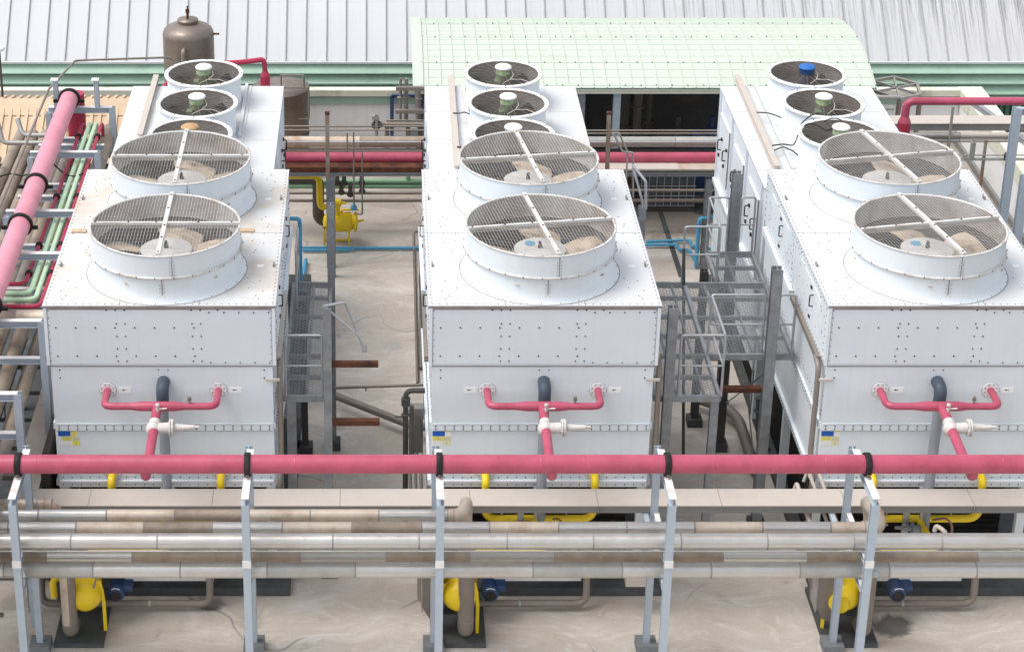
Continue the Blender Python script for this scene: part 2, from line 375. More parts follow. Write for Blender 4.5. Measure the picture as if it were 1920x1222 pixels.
# parapet walls of the deck
pw = thing('parapet_wall', 'white rendered parapet along the far edge with weathered cream capping', 'wall', (0, 47.5, 0))
MB().box(-16, 14.7, 47.4, 47.53, -.02, 1.02).build('wall_panel', 'wallwhite', pw)
MB().box(-16, 14.7, 47.36, 47.55, 1.02, 1.24).build('fascia', 'greenband', pw)
MB().box(-16, 14.68, 47.33, 47.58, 1.24, 1.40).build('capping', 'cream', pw)
MB().box(-16, 14.6, 47.34, 47.4, 0, .14).build('skirting', 'ductside', pw)
pr = thing('parapet_wall', 'white parapet running toward the camera on the right with mossy cream capping', 'wall', (14.9, 40, 0))
MB().box(14.7, 15.05, 20, 47.36, -.02, 1.02).build('wall_panel', 'wallwhite', pr)
MB().box(14.68, 15.28, 20, 47.6, 1.02, 1.40).build('capping', 'cream', pr)
MB().box(14.62, 14.7, 20, 47.3, 0, .16).build('skirting', 'ductside', pr)

# pale green barrel vault canopy
cv = thing('canopy', 'barrel vaulted pale mint green sheet metal canopy over the dark pump bay', 'canopy', (6, 44.4, 0))
ye, yb, zr = 42.1, 46.9, 3.46; ch = (yb - ye) / 2; rise = .44; RR = (ch * ch + rise * rise) / (2 * rise); yc = (ye + yb) / 2; zc = zr + rise - RR
x0, x1 = .84, 11.18
def arc(t): a = math.asin(ch / RR) * t; return (yc + RR * math.sin(a), zc + RR * math.cos(a))
m = MB(); n = 22; pts = [arc(-1 + 2 * i / n) for i in range(n + 1)]
m.add([(x0, p[0], p[1]) for p in pts] + [(x1, p[0], p[1]) for p in pts], [(i, i + 1, n + 2 + i, n + 1 + i) for i in range(n)], 0, True)
m.add([(x0, p[0], p[1] - .05) for p in pts] + [(x1, p[0], p[1] - .05) for p in pts], [(i, i + 1, n + 2 + i, n + 1 + i) for i in range(n)], 0, True)
k = 0; x = x0 + .03
while x < x1:
    for i in range(n):
        m.bar((x, pts[i][0], pts[i][1] + .008), (x, pts[i + 1][0], pts[i + 1][1] + .008), .022, .02, 0)
    x += .285
for t in (-.97, -.62, -.1, .35):
    p = arc(t); x = x0 + .17
    m.box(x0, x1, p[0] - .004, p[0] + .004, p[1] + .002, p[1] + .006, 2)
    while x < x1:
        m.dot((x, p[0], p[1] + .01), .016, 'z', 1, .02, 5); x += .35
for i in range(n): m.bar((x0 + .09, pts[i][0], pts[i][1] + .018), (x0 + .09, pts[i + 1][0], pts[i + 1][1] + .018), .24, .02, 0)
for t in [-.85 + .115 * q for q in range(15)]:
    p = arc(t); m.box(x0 + .2, x1, p[0] - .003, p[0] + .003, p[1] + .002, p[1] + .005, 2)
m.build('vaulted_roof', ['archgreen', 'boltgrey', 'louvre'], cv)
m = MB()
for xx in (x0 + .1, x0 + 2.7, 5.0, 7.6, x1 - .3):
    pass
m.box(x0 + .1, x1 - .1, ye + .05, ye + .16, zr - .16, zr - .05); m.build('edge_beam', 'cream', cv)
for xx in (1.15, 4.62, 5.42, 8.02, 10.95):
    MB().hbeam((xx, ye + .3, 0), (xx, ye + .3, zr - .02), .16, .16, .014, 0, (0, 1, 0)).build('post', 'galv' if xx != 5.42 else 'post', cv)
for xx in (1.15, 5.0, 10.95):
    MB().box(xx - .1, xx + .1, 46.2, 46.4, 0, zr + .1).build('post', 'galvdark', cv)
MB().box(x0 + .15, x1 - .15, 46.65, 46.9, 0, zr - .02).build('back_wall', 'shade', cv)  # wall colour already carries the shade below the canopy
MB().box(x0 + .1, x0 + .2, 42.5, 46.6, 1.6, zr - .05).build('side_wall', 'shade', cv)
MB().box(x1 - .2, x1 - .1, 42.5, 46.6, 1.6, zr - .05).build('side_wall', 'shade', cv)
for xx in (7.05, 7.42):
    m = MB(); m.box(xx, xx + .28, 46.61, 46.648, 2.3, 2.7, 0)
    for j in range(7): m.box(xx + .03, xx + .25, 46.600, 46.609, 2.35 + j * .048, 2.362 + j * .048, 1)
    solo(m, 'notice_sheet', ['sticker_white', 'print'], 'printed notice sheet on the dark wall inside the pump bay, ' + ('left' if xx < 7.2 else 'right') + ' of two', 'notice', 'notices inside the pump bay')

# tan gabled shed roof at the left
tr = thing('shed_roof', 'low tan corrugated metal roof behind the pipe racks at far left', 'roof', (-9.5, 44, 0))
m = MB(); yr, z_r = 44.0, 2.30
def sheet(ya, za, yb_, zb_, xa, xb):
    m.add([(xa, ya, za), (xb, ya, za), (xb, yb_, zb_), (xa, yb_, zb_)], [(0, 1, 2, 3)])
    x = xa + .05
    while x < xb:
        m.bar((x, ya, za + .02), (x, yb_, zb_ + .02), .075, .045); x += .19
sheet(yr - 1.55, z_r - 1.55 * .53, yr - .12, z_r - .06, -16, -5.4)
m.build('front_slope', 'tan', tr)
m = MB(); sheet(yr + .30, z_r - .05, yr + 1.35, z_r - .30, -16, -5.4); m.build('rear_slope', 'tan', tr)
m = MB(); m.add([(-16, yr - .3, z_r - .13), (-5.4, yr - .3, z_r - .13), (-5.4, yr, z_r + .04), (-16, yr, z_r + .04), (-16, yr + .42, z_r + .01), (-5.4, yr + .42, z_r + .01)], [(0, 1, 2, 3), (3, 2, 5, 4)])
m.build('ridge_flashing', 'tan', tr)
MB().box(-16, -5.45, yr - 1.5, yr + 1.3, -.02, 1.35).build('wall', 'shade', tr)

# =====================================================================
# FRONT CONDENSER TOWERS (local: x centre, y 0 = front, z = deck)
# =====================================================================
HW, DEP, ZB, Z1, Z2, ZT = 1.80, 5.36, 1.97, 3.12, 4.22, 5.25
IN = .055                                 # inset of the lower casing below the fan section
def fan_stack_mb():
    m = MB()
    m.lathe([(1.285, 0), (1.24, .03), (1.205, .09), (1.185, .2), (1.185, .395)], seg=72, mi=0)
    m.lathe([(1.185, .40), (1.225, .405), (1.225, .435), (1.19, .44)], seg=72, mi=1)
    m.lathe([(1.19, .44), (1.192, .775)], seg=72, mi=0)
    m.lathe([(1.192, .775), (1.207, .78), (1.207, .80), (1.172, .80), (1.172, .775)], seg=72, mi=1)
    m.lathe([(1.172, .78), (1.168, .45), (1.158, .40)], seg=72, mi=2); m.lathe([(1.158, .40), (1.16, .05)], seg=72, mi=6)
    m.lathe([(1.163, .405), (1.155, .40), (1.155, .385)], seg=72, mi=4)
    for i in range(26):
        a = 2 * math.pi * (i + .3) / 26
        m.cyl((1.22 * math.cos(a), 1.22 * math.sin(a), .405), (1.235 * math.cos(a), 1.235 * math.sin(a), .45), .008, 6, 5)
        m.cyl((1.262 * math.cos(a), 1.262 * math.sin(a), .0), (1.262 * math.cos(a), 1.262 * math.sin(a), .024), .008, 6, 5)
        m.cyl((1.19 * math.cos(a), 1.19 * math.sin(a), .80), (1.19 * math.cos(a), 1.19 * math.sin(a), .808), .008, 6, 5)
    # dirty joint line round the base
    m.lathe([(1.272, .006), (1.292, .003)], seg=72, mi=3)
    # vertical lap joints
    for a, z0, z1 in ((R(-88), .02, .40), (R(-80), .44, .775), (R(92), .44, .775)):
        c, s_ = math.cos(a), math.sin(a); r = 1.192
        m.bar((r * c, r * s_, z0), (r * c, r * s_, z1), .012, .012, 3, (c, s_, 0))
        for k in range(5):
            for d in (-.035, .035):
                b = a + d / r; zz = z0 + .03 + (z1 - z0 - .06) * k / 5
                m.cyl((r * math.cos(b), r * math.sin(b), zz), (1.203 * math.cos(b), 1.203 * math.sin(b), zz), .007, 5, 5)
    return m
def grille_mb():
    m = MB(); n = 46; r = 1.17
    for i in range(n + 1):
        x = -r + 2 * r * (i + .5) / (n + 1); h = math.sqrt(max(0, r * r - x * x))
        if h > .05:
            m.bar((x, -h, .786), (x, h, .786), .0045, .0045)
    n = 44
    for i in range(n + 1):
        x = -r + 2 * r * (i + .5) / (n + 1); h = math.sqrt(max(0, r * r - x * x))
        if h > .05: m.bar((-h, x, .779), (h, x, .779), .0026, .003)
    return m
def crossbar_mb(ax):
    m = MB(); e = 1.175
    if ax == 0: m.bar((-e, 0, .812), (e, 0, .812), .05, .045); m.box(-e, e, .012, .020, .72, .79, 1)
    else:
        m.bar((0, -e, .818), (0, e, .818), .065, .05)
    for t in (-.95, -.5, -.12, .45, .9):
        p = (t * e, 0, .835) if ax == 0 else (0, t * e, .84)
        m.cyl(p, (p[0], p[1], p[2] + .012), .016, 6, 2)
    return m
def hub_mb():
    m = MB(); m.lathe([(.41, .33), (.42, .345), (.42, .36), (.40, .375), (.15, .382), (.001, .384)], seg=40, mi=0)
    m.lathe([(.19, .08), (.19, .35)], seg=24, mi=1)
    m.cyl((0, 0, .38), (0, 0, .43), .035, 8, 1); m.cyl((0, 0, .43), (0, 0, .50), .02, 8, 1); m.cyl((.0, 0, .45), (0, 0, .475), .032, 6, 1)
    return m
def blade_mb():
    m = MB(); v = []; ns, nc = 9, 7
    for i in range(ns):
        t = i / (ns - 1); r = .28 + .84 * t; w_ = .13 + .25 * math.sin(min(1, t * 1.25) * math.pi / 2); tw = R(26 - 14 * t)
        for j in range(nc):
            c = (j / (nc - 1) - .5) * 2; cam_ = .035 * (1 - c * c)
            lead = .10 * t * t
            v.append((r, c * w_ * math.cos(tw) + lead, .20 + c * w_ * math.sin(tw) + cam_))
    F_ = [(i * nc + j, i * nc + j + 1, (i + 1) * nc + j + 1, (i + 1) * nc + j) for i in range(ns - 1) for j in range(nc - 1)]
    m.add(v, F_, 0, True); m.add([(p[0], p[1], p[2] - .014) for p in v], F_, 0, True)
    m.bar((.15, 0, .21), (.36, 0, .21), .09, .05, 1)
    return m
blade_data = {}
def fan(parent, x, y, z, rot, blade0, nb=5):
    f = fan_stack_mb().build('fan_stack', ['white', 'rim', 'inner', 'seam', 'bolt', 'boltgrey', 'throat'], parent, True)
    f.location = (x, y, z)
    for nme, mbf, mats in (('grille', grille_mb, ['wire']), ('cross_bar', lambda: crossbar_mb(0), ['rim', 'wire', 'rust']), ('cross_bar', lambda: crossbar_mb(1), ['rim', 'wire', 'rust']), ('hub', hub_mb, ['hub', 'galvdark'])):
        o = mbf().build(nme, mats, f, True); o.rotation_euler = (0, 0, rot)
    for k in range(nb):
        o = blade_mb().build('blade', ['blade', 'galvdark'], f, True); o.rotation_euler = (0, 0, blade0 + 2 * math.pi * k / nb)
    # black disc standing in for the dark below the blades
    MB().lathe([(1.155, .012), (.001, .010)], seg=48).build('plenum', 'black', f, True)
    return f

def front_bolts(m):
    # big plugs on the fan section of the front face (measured from the left edge, metres)
    z1, z2 = Z2, ZT
    for x in [-1.62 + .3075 * i for i in range(8)]:
        for z in (4.86, 4.36): m.dot((x, 0, z), .014, 'y-', 3)
    for x in (-.675, -.54, .505, .64):
        for z in (4.93, 4.71, 4.49, 4.27): m.dot((x, 0, z), .013, 'y-', 3)
    for x in (-.82, -.68, -.54, .50, .64, .91): m.dot((x, 0, 5.17), .016, 'y-', 3)
    for i in range(5):
        m.dot((.775 + .232 * i, 0, 5.125), .013, 'y-', 3); m.dot((.775 + .232 * i, 0, 4.245), .012, 'y-', 3)

def condenser(idx, xc, label):
    t = thing('cooling_tower', label, 'cooling tower', (xc, 27.94, 0), 'large white twin fan cooling towers')
    # roof sheet with two round fan openings hidden under the stacks
    m = MB(); m.box(-HW - .012, HW + .012, -.012, DEP, ZT - .03, ZT, 0)
    for yy in (0.002,): m.box(-HW - .016, HW + .016, -.02, -.012, ZT - .04, ZT - .004, 1)
    for i in range(32): m.dot((-HW + .05 + i * .1135, .035, ZT), .009, 'z', 2, .012)
    for i in range(40):
        for sx in (-1, 1): m.dot((sx * (HW - .03), .1 + i * .134, ZT), .009, 'z', 2, .012)
    for i in range(18): m.dot((-HW + .1 + i * .2, 2.62, ZT), .01, 'z', 2, .01)
    for sx in (-1, 1):                       # bolts spreading over the corners of each bay
        for yy in (.22, .5, .85, 1.9, 2.25, 2.9, 3.2, 4.4, 4.8, 5.1):
            m.dot((sx * (1.45 + .14 * math.sin(yy * 3)), yy, ZT), .01, 'z', 2, .01)
            m.dot((sx * (1.62 - .3 * abs(math.sin(yy * 2.1))), yy + .1, ZT), .01, 'z', 2, .01)
    m.box(-HW, HW, 2.664, 2.672, ZT, ZT + .003, 1)
    for xx in (-.62, .62): m.box(xx - .004, xx + .004, 0, .22, ZT, ZT + .003, 1)
    for yy in (1.35, 4.0):                   # lifting lugs and pale patches
        for sx in (-1, 1):
            m.box(sx * 1.72 - .012, sx * 1.72 + .012, yy, yy + .12, ZT, ZT + .05, 2)
            m.box(sx * 1.50 - .05, sx * 1.50 + .05, yy, yy + .10, ZT, ZT + .004, 3)
    m.build('top_panel', ['roofstain' if idx == 0 else 'roofwhite', 'seam', 'boltgrey', 'capwhite'], t, True)
    # fan section (overhanging the casing below a little)
    m = MB(); m.box(-HW, HW, 0, DEP, Z2, ZT - .03, 0)
    for sx in (-1, 1): m.box(sx * HW - .05 * (sx > 0), sx * HW + .05 * (sx < 0), -.012, 0, Z2 - .02, ZT - .04, 4)
    for sx in (-1, 1): m.box(sx * 1.742 - .003, sx * 1.742 + .003, -.004, 0, Z2, ZT - .04, 1)
    m.box(-HW + .05, HW - .05, -.005, 0, ZT - .075, ZT - .04, 1)
    for i in range(8):
        for sx in (-1, 1): m.dot((sx * 1.725, 0, Z2 + .06 + i * .125), .008, 'y-', 3)
    front_bolts(m)
    for sx, nm in ((-1, 'x-'), (1, 'x+')):
        X = sx * HW
        for i in range(42):
            for z in (Z2 + .04, ZT - .07): m.dot((X, .06 + i * .126, z), .010, nm, 2, .012)
        for yb_ in (.12, 2.62, 2.76, 5.24):
            for k in range(8): m.dot((X, yb_, Z2 + .07 + k * .12), .011, nm, 2, .012)
        rnd = random.Random(idx * 7 + 3)
        for q in range(70):
            m.dot((X, rnd.uniform(.2, 5.1), rnd.uniform(Z2 + .1, ZT - .12)), .011, nm, 2, .012, 5)
        m.box(X - .01, X + .01, 2.60, 2.68, Z2, ZT - .04, 5)
    m.build('fan_section', ['white', 'seam', 'boltgrey', 'bolt', 'panelside', 'panelside'], t, True)
    # middle casing
    m = MB(); m.box(-HW + IN, HW - IN, IN * .4, DEP - IN, Z1 + .0, Z2, 0)
    y0 = IN * .4
    m.box(-HW + IN, HW - IN, y0 - .008, y0, Z2 - .06, Z2 - .045, 1)
    for sx in (-1, 1):
        for z in (4.10, 3.96): m.dot((sx * (HW - .19), y0, z), .013, 'y-', 3)
        for z in (3.98, 3.62, 3.36): m.dot((sx * (HW - IN - .0), y0 + .03, z), .012, 'x-' if sx < 0 else 'x+', 3)
    for x in (-.075, .075): m.dot((x + .02, y0, 4.10), .012, 'y-', 3)
    for sx in (-1, 1):
        nm = 'x-' if sx < 0 else 'x+'
        for i in range(30):
            for z in (3.3, 3.24): m.dot((sx * (HW - IN), .15 + i * .17, z + .12 * math.sin(i * .9) ** 2), .010, nm, 2, .01, 5)
        m.box(sx * (HW - IN) - .012, sx * (HW - IN) + .012, 2.60, 2.66, Z1, Z2, 4)
    m.build('middle_casing', ['white', 'seam', 'boltgrey', 'bolt', 'panelside'], t, True)
    # lower casing with the bolted flange band
    m = MB(); m.box(-HW + IN, HW - IN, IN * .4, DEP - IN, ZB + .1, Z1, 0)
    xx = HW - IN - .02
    m.box(-xx, xx, y0 - .03, y0, Z1 - .10, Z1 + .015, 0); m.box(-xx, xx, y0 - .034, y0 - .03, Z1 + .012, Z1 + .02, 1); m.box(-xx, xx, y0 - .034, y0 - .03, Z1 - .106, Z1 - .099, 1)
    m.box(-xx, xx, y0 - .045, y0, ZB + .09, ZB + .125, 4); m.box(-xx - .02, xx + .02, y0 - .02, DEP - IN, ZB, ZB + .09, 4)
    for i in range(24):
        x = -xx + .05 + i * (2 * xx - .1) / 23
        for z in (Z1 - .02, Z1 - .07): m.dot((x, y0 - .03, z), .013, 'y-', 3)
        m.dot((x, y0, ZB + .17), .011, 'y-', 3); m.dot((x, y0 - .02, ZB + .045), .010, 'y-', 3)
    for sx in (-1, 1):
        nm = 'x-' if sx < 0 else 'x+'; X = sx * (HW - IN)
        m.box(min(X, X + sx * .03), max(X, X + sx * .03), 0.05, DEP - IN, Z1 - .10, Z1 + .015, 0)
        m.box(min(X, X + sx * .05), max(X, X + sx * .05), 0.05, DEP - IN, ZB, ZB + .10, 0)
        for i in range(46):
            y = .1 + i * .113
            for z in (Z1 - .02, Z1 - .07): m.dot((X + sx * .03, y, z), .011, nm, 3, .008, 5)
            m.dot((X + sx * .05, y, ZB + .05), .011, nm, 3, .008, 5)
    m.build('lower_casing', ['white', 'seam', 'boltgrey', 'bolt', 'panelside'], t, True)
    # legs, base rail, and a black box painting in the dark of the air inlet
    for sx in (-1, 1):
        for y in (.06, 2.65, DEP - .12):
            m = MB(); X = sx * (HW - .13); m.box(X - .07, X + .07, y, y + .12, .18, ZB); m.build('leg', 'white', t, True)
    m = MB(); m.box(-HW + .3, HW - .3, .55, DEP - .4, .2, ZB - .01, 0)
    for i in range(16): m.box(-HW + .3, HW - .3, .52, .55, .3 + i * .1, .34 + i * .1, 0)
    m.build('air_inlet', 'black', t, True)
    m = MB(); m.box(-.72, .72, -.28, -.2, .36, .50, 0); m.box(-.72, -.62, -.27, .6, .36, .48, 0); m.box(.62, .72, -.27, .6, .36, .48, 0)
    for x in (.64, .69, -.64): m.dot((x, -.28, .43), .014, 'y-', 1)
    m.build('base_frame', ['wallwhite', 'bolt'], t, True)
    # access hatches with handles, on both long sides
    for sx in (-1, 1):
        nm = 'x-' if sx < 0 else 'x+'; X = sx * HW
        for y in (.55, 3.2):
            m = MB(); a, b = (X + sx * .007, X) if sx < 0 else (X, X + sx * .007)
            m.box(a, b, y, y + 1.55, Z2 + .1, ZT - .2, 0)
            d = m.build('hatch', 'panelside', t, True)
            h = MB(); hx = X + sx * .007; yy = y + .5
            h.tube([(hx, yy, 4.90), (hx + sx * .06, yy, 4.90), (hx + sx * .06, yy, 4.70), (hx, yy, 4.70)], .011, 0, 8, .02)
            for z in (4.94, 4.42): MB().box(hx - .02 * (sx < 0), hx + .02 * (sx > 0), yy + .12, yy + .2, z, z + .04, 0).build('latch', 'bolt', d, True)
            h.build('handle', 'bolt', d, True)
        m = MB(); a, b = sorted((X, X + sx * .065))       # gutter under the fan section
        m.box(a, b, .25, 2.45, Z2 - .10, Z2 + .0, 0); m.box(a, b, 2.55, 5.1, Z2 - .10, Z2 + .02, 1)
        m.build('gutter', ['duct' if sx > 0 else 'taupe', 'panelside'], t, True)
    sx = -1 if idx == 2 else 1
    m = MB(); X = sx * (HW + .05)
    m.tube([(X, .35, Z2 - .05), (X, .12, Z2 - .1), (X, .10, Z2 - .5), (X, .10, ZB + .55), (X - sx * .02, -.12, ZB + .2), (X - sx * .02, -.12, ZB - .9)], .045, 0, 12, .12)
    m.box(min(X, X - sx * .22), max(X, X - sx * .22), -.02, .02, Z2 - .30, Z2 - .265, 1)
    m.build('downpipe', ['taupe', 'duct'], t, True)
    # flanges, tags, stickers
    for k, (x, z) in enumerate(((-.87, 3.745), (.88, 3.745), (-.87, 2.22), (.88, 2.22))):
        m = MB(); oct_ = [(.135 * math.cos(math.pi / 8 + a * math.pi / 4), .135 * math.sin(math.pi / 8 + a * math.pi / 4)) for a in range(8)]
        m.prism((x, y0, z), (x, y0 - .02, z), oct_, 0); m.lathe([(.136, -.001), (.142, -.003), (.136, -.005)], (x, y0, z), 24, 2, 'y')
        for a in range(8): m.dot((x + .10 * math.cos(a * math.pi / 4 + .39), y0 - .02, z + .10 * math.sin(a * math.pi / 4 + .39)), .0095, 'y-', 1)
        fo = m.build('pipe_flange', ['capwhite', 'bolt', 'softseam'], t, True)
        side = -1 if (idx == 1 and k % 2 == 0) else 1
        m = MB(); xa = x + side * .27; m.box(xa - .10, xa + .10, y0 - .006, y0, z - .055, z + .045, 0)
        if k < 2: dx = -1
        else: dx = 1
        m.add([(xa + .05 * dx, y0 - .0075, z), (xa + .018 * dx, y0 - .0075, z - .016), (xa + .018 * dx, y0 - .0075, z + .016)], [(0, 1, 2), (2, 1, 0)], 1)
        m.box(xa - .035, xa + .02, y0 - .0078, y0 - .006, z - .005, z + .005, 1)
        m.build('arrow_plate', ['sticker_white', 'bolt'], fo, True)
    m = MB(); X, Z, Y = -HW + IN + (.04 if idx == 0 else .02), 3.01, y0 - .001
    sk = 0.05 if idx == 0 else 0
    for (xa, xb, za, zb, mi) in ((0, .195, -.105, 0, 0), (.20, .295, -.105, 0, 1 if idx == 0 else 3), (sk, sk + .165, -.19, -.112, 1), (sk + .17, sk + .29, -.19, -.108, 2), (sk, sk + .165, -.275, -.194, 3), (sk + .17, sk + .29, -.275, -.194, 1 if idx == 0 else 2)):
        m.box(X + xa, X + xb, Y - .004, Y, Z + za, Z + zb, mi)
    if idx: m.box(X + .20, X + .295, Y - .0052, Y - .004, Z - .028, Z, 1)
    for k in range(4): m.box(X + sk + .012, X + sk + .15, Y - .0056, Y - .004, Z - .180 + k * .017, Z - .176 + k * .017, 4)
    for k in range(4): m.box(X + sk + .18, X + sk + .28, Y - .0056, Y - .004, Z - .180 + k * .016, Z - .175 + k * .016, 4)
    for k in range(3): m.box(X + sk + .012, X + sk + .15, Y - .0056, Y - .004, Z - .262 + k * .02, Z - .259 + k * .02, 4)
    m.box(X + sk + .226, X + sk + .233, Y - .006, Y - .004, Z - .255, Z - .215, 5)
    m.build('warning_stickers', ['sticker_blue', 'sticker_yellow', 'sticker_pale', 'sticker_white', 'print', 'bolt'], t, True)
    return t
TX = (-3.38, 2.62, 8.83)
TL = ('white twin fan cooling tower at left with rust tinged stains on its roof corner',
      'middle white twin fan cooling tower with a blue patch on its front fan hub',
      'white twin fan cooling tower at right, its long riveted side above the grating platform')
ROT = ((0, 0), (R(9.4), R(7.7)), (R(11.5), R(11.5)))
B0 = ((R(150), R(150)), (R(155), R(150)), (R(165), R(140)))
for i in range(3):
    t = condenser(i, TX[i], TL[i])
    for j, y in enumerate((1.28, 4.05)):
        f = fan(t, 0 if i else .01, y, ZT, ROT[i][j], B0[i][j])
        if (i == 1 and j == 0) or (i == 2 and j == 0):
            MB().lathe([(.09, .0), (.001, .001)], (-.15, .16, .388), 9, 0).build('blue_patch', 'blue', f, True)
        if i == 0:
            for sx in (-1, 1):
                if j == 0:
                    pass
for sx, nm_ in ((-1, 'left'), (1, 'right')):
    m = MB(); cx_ = TX[0] + (-1.22 if False else 0)
    p = PZ(148, 436, ZT) if sx < 0 else PZ(463, 435, ZT)
    m.box(p.x - .12, p.x + .12, p.y - .03, p.y + .09, ZT + .001, ZT + .03)
    solo(m, 'wooden_block', 'wood', 'weathered wooden block on the left cooling tower roof, ' + nm_ + ' of its front fan', 'wood block', 'wooden blocks on the left tower')

# =====================================================================
# REAR UNITS with three small fans
# =====================================================================
BW, BY0, BY1, BZ = 1.555, 33.72, 38.95, 4.70
def small_fan(parent, x, y, z, cap, rot=0.0):
    m = MB()
    m.lathe([(.80, 0), (.80, .03), (.735, .035), (.735, .60)], seg=56, mi=0)
    m.lathe([(.735, .60), (.79, .61), (.79, .645), (.78, .65), (.715, .65), (.705, .63)], seg=56, mi=1)
    m.lathe([(.715, .64), (.712, .05)], seg=56, mi=2)
    for i in range(12):
        a = 2 * math.pi * i / 12; m.cyl((.755 * math.cos(a), .755 * math.sin(a), .65), (.755 * math.cos(a), .755 * math.sin(a), .66), .012, 6, 3)
    f = m.build('fan_stack', ['white', 'capwhite', 'inner', 'rust'], parent, True); f.location = (x, y, z); f.rotation_euler = (0, 0, rot)
    g = MB()
    for k in range(22):
        r = .10 + k * .0285
        g.lathe([(r - .0035, .632), (r + .0035, .638), (r + .0035, .632)], seg=40, mi=0)
    for k in range(18):
        a = 2 * math.pi * k / 18; g.bar((.1 * math.cos(a), .1 * math.sin(a), .642), (.71 * math.cos(a), .71 * math.sin(a), .642), .007, .006, 1)
    g.build('guard', ['darkwire', 'taupe'], f, True)
    g = MB(); g.cyl((0, 0, .30), (0, 0, .74), .15, 20, 0); g.cyl((0, 0, .12), (0, 0, .30), .17, 20, 0)
    g.box(-.19, -.08, -.28, -.10, .38, .56, 0)
    mo = g.build('motor', 'motor' if cap != 'bluecap' else 'bluemotor', f, True)
    g = MB(); g.lathe([(.13, .735), (.165, .745), (.17, .77)], seg=24, mi=0); g.dome((0, 0, .77), .17, .06, 24, 0)
    g.build('motor_cap', cap, mo, True)
    g = MB(); g.tube([(.16, -.02, .72), (.2, -.12, .64), (.12, -.38, .648), (-.05, -.62, .648)], .009, 0, 6, .03); g.tube([(.18, -.38, .648), (.33, -.38, .648), (.5, -.55, .648)], .008, 0, 6, .03)
    g.tube([(.12, -.38, .648), (.2, -.38, .648)], .01, 0, 6)
    g.build('cable_conduit', 'duct', f, True)
    for k in range(4):
        b = MB(); v = []
        for i in range(5):
            r = .15 + i * .13
            for j in range(3): c = (j - 1) * (.10 + .05 * i); v.append((r, c, .30 + c * .45))
        b.add(v, [(i * 3 + j, i * 3 + j + 1, i * 3 + j + 4, i * 3 + j + 3) for i in range(4) for j in range(2)], 0, True)
        o = b.build('blade', 'galvdark', f, True); o.rotation_euler = (0, 0, k * math.pi / 2 + .5)
    MB().lathe([(.71, .06), (.001, .06)], seg=32).build('plenum', 'black', f, True)
def rear_unit(i, xc, label, fx, caps):
    t = thing('condenser_unit', label, 'condenser unit', (xc, BY0, 0), 'white three fan condenser units at the back')
    L = BY1 - BY0
    m = MB(); m.box(-BW, BW, 0, L, BZ - .04, BZ, 0)
    for y in (.85, 2.3, 3.8): m.box(-BW, BW, y - .004, y + .004, BZ, BZ + .003, 1)
    m.build('top_panel', ['roofwhite', 'duct'], t, True)
    m = MB(); m.box(-BW + .05, BW - .05, .04, L - .04, .9, BZ - .04, 0)
    for sx in (-1, 1):
        for k in range(26): m.box(min(sx * (BW - .05), sx * (BW - .045)), max(sx * (BW - .05), sx * (BW - .045)), .1 + k * .2, .104 + k * .2, 1.0, 2.55, 1)
        a, b = sorted((sx * (BW - .05), sx * (BW + .03)))
        m.box(a, b, .05, L - .05, 2.6, 2.68, 0)
        for y in (.35, 2.0, 3.65, L - .08): m.box(min(sx * (BW - .05), sx * (BW + .0)), max(sx * (BW - .05), sx * (BW + .0)), y - .06, y, 2.68, BZ - .04, 0)
        m.add([(sx * (BW + .03), .05, 2.6), (sx * (BW + .03), L - .05, 2.6), (sx * (BW - .05), L - .05, 2.35), (sx * (BW - .05), .05, 2.35)], [(0, 1, 2, 3), (3, 2, 1, 0)], 0)
    m.build('casing', ['panelside', 'louvre'], t, True)
    for sx in (-1, 1):
        for y in (.55, 2.2, 3.85):
            m = MB(); X = sx * (BW - .05); a, b = sorted((X, X + sx * .035)); m.box(a, b, y, y + 1.15, 3.0, 4.2, 0)
            m.box(min(X + sx * .02, X + sx * .045), max(X + sx * .02, X + sx * .045), y - .02, y, 2.98, 4.22, 1)
            d = m.build('access_door', ['panelside', 'seam'], t, True)
            for yy in (y + .25, y + .85):
                h = MB(); hx = X + sx * .036
                h.tube([(hx, yy, 3.72), (hx + sx * .07, yy, 3.72), (hx + sx * .07, yy, 3.5), (hx, yy, 3.5)], .014, 0, 8, .03)
                MB().box(min(hx, hx + sx * .03), max(hx, hx + sx * .03), yy - .15, yy - .07, 3.75, 3.8, 0).build('latch', 'bolt', d, True)
                MB().box(min(hx, hx + sx * .03), max(hx, hx + sx * .03), yy + .1, yy + .17, 3.3, 3.36, 0).build('latch', 'bolt', d, True)
                h.build('handle', 'bolt', d, True)
    for sx in (-1, 1):
        for y in (.1, 2.5, L - .2): MB().box(sx * (BW - .15) - .06, sx * (BW - .15) + .06, y, y + .12, 0, .9).build('leg', 'galv', t, True)
    m = MB(); m.box(-BW + .2, BW - .2, .3, L - .3, .05, .9); m.build('air_inlet', 'black', t, True)  # black box paints in the dark underneath the unit
    for k, (y, cap) in enumerate(zip((38.0, 36.36, 34.78), caps)):
        small_fan(t, fx, y - BY0, BZ, cap)
    # joints on the deck around the fans
    m = MB(); m.box(-.35, .9, .02, L - .02, BZ + .0005, BZ + .02, 0); m.build('fan_deck_plate', 'roofwhite', t, True)
    return t
rear_unit(0, -3.47, 'white three fan condenser unit at back left, nearest fan cap rusty tan', .0, ('capwhite', 'capwhite', 'captan'))
rear_unit(1, 2.545, 'white three fan condenser unit at back centre, all three motor caps clean white', .0, ('capwhite', 'capwhite', 'capwhite'))
rear_unit(2, 8.645, 'white three fan condenser unit at back right with a blue capped rearmost fan', .0, ('bluecap', 'capwhite', 'capwhite'))
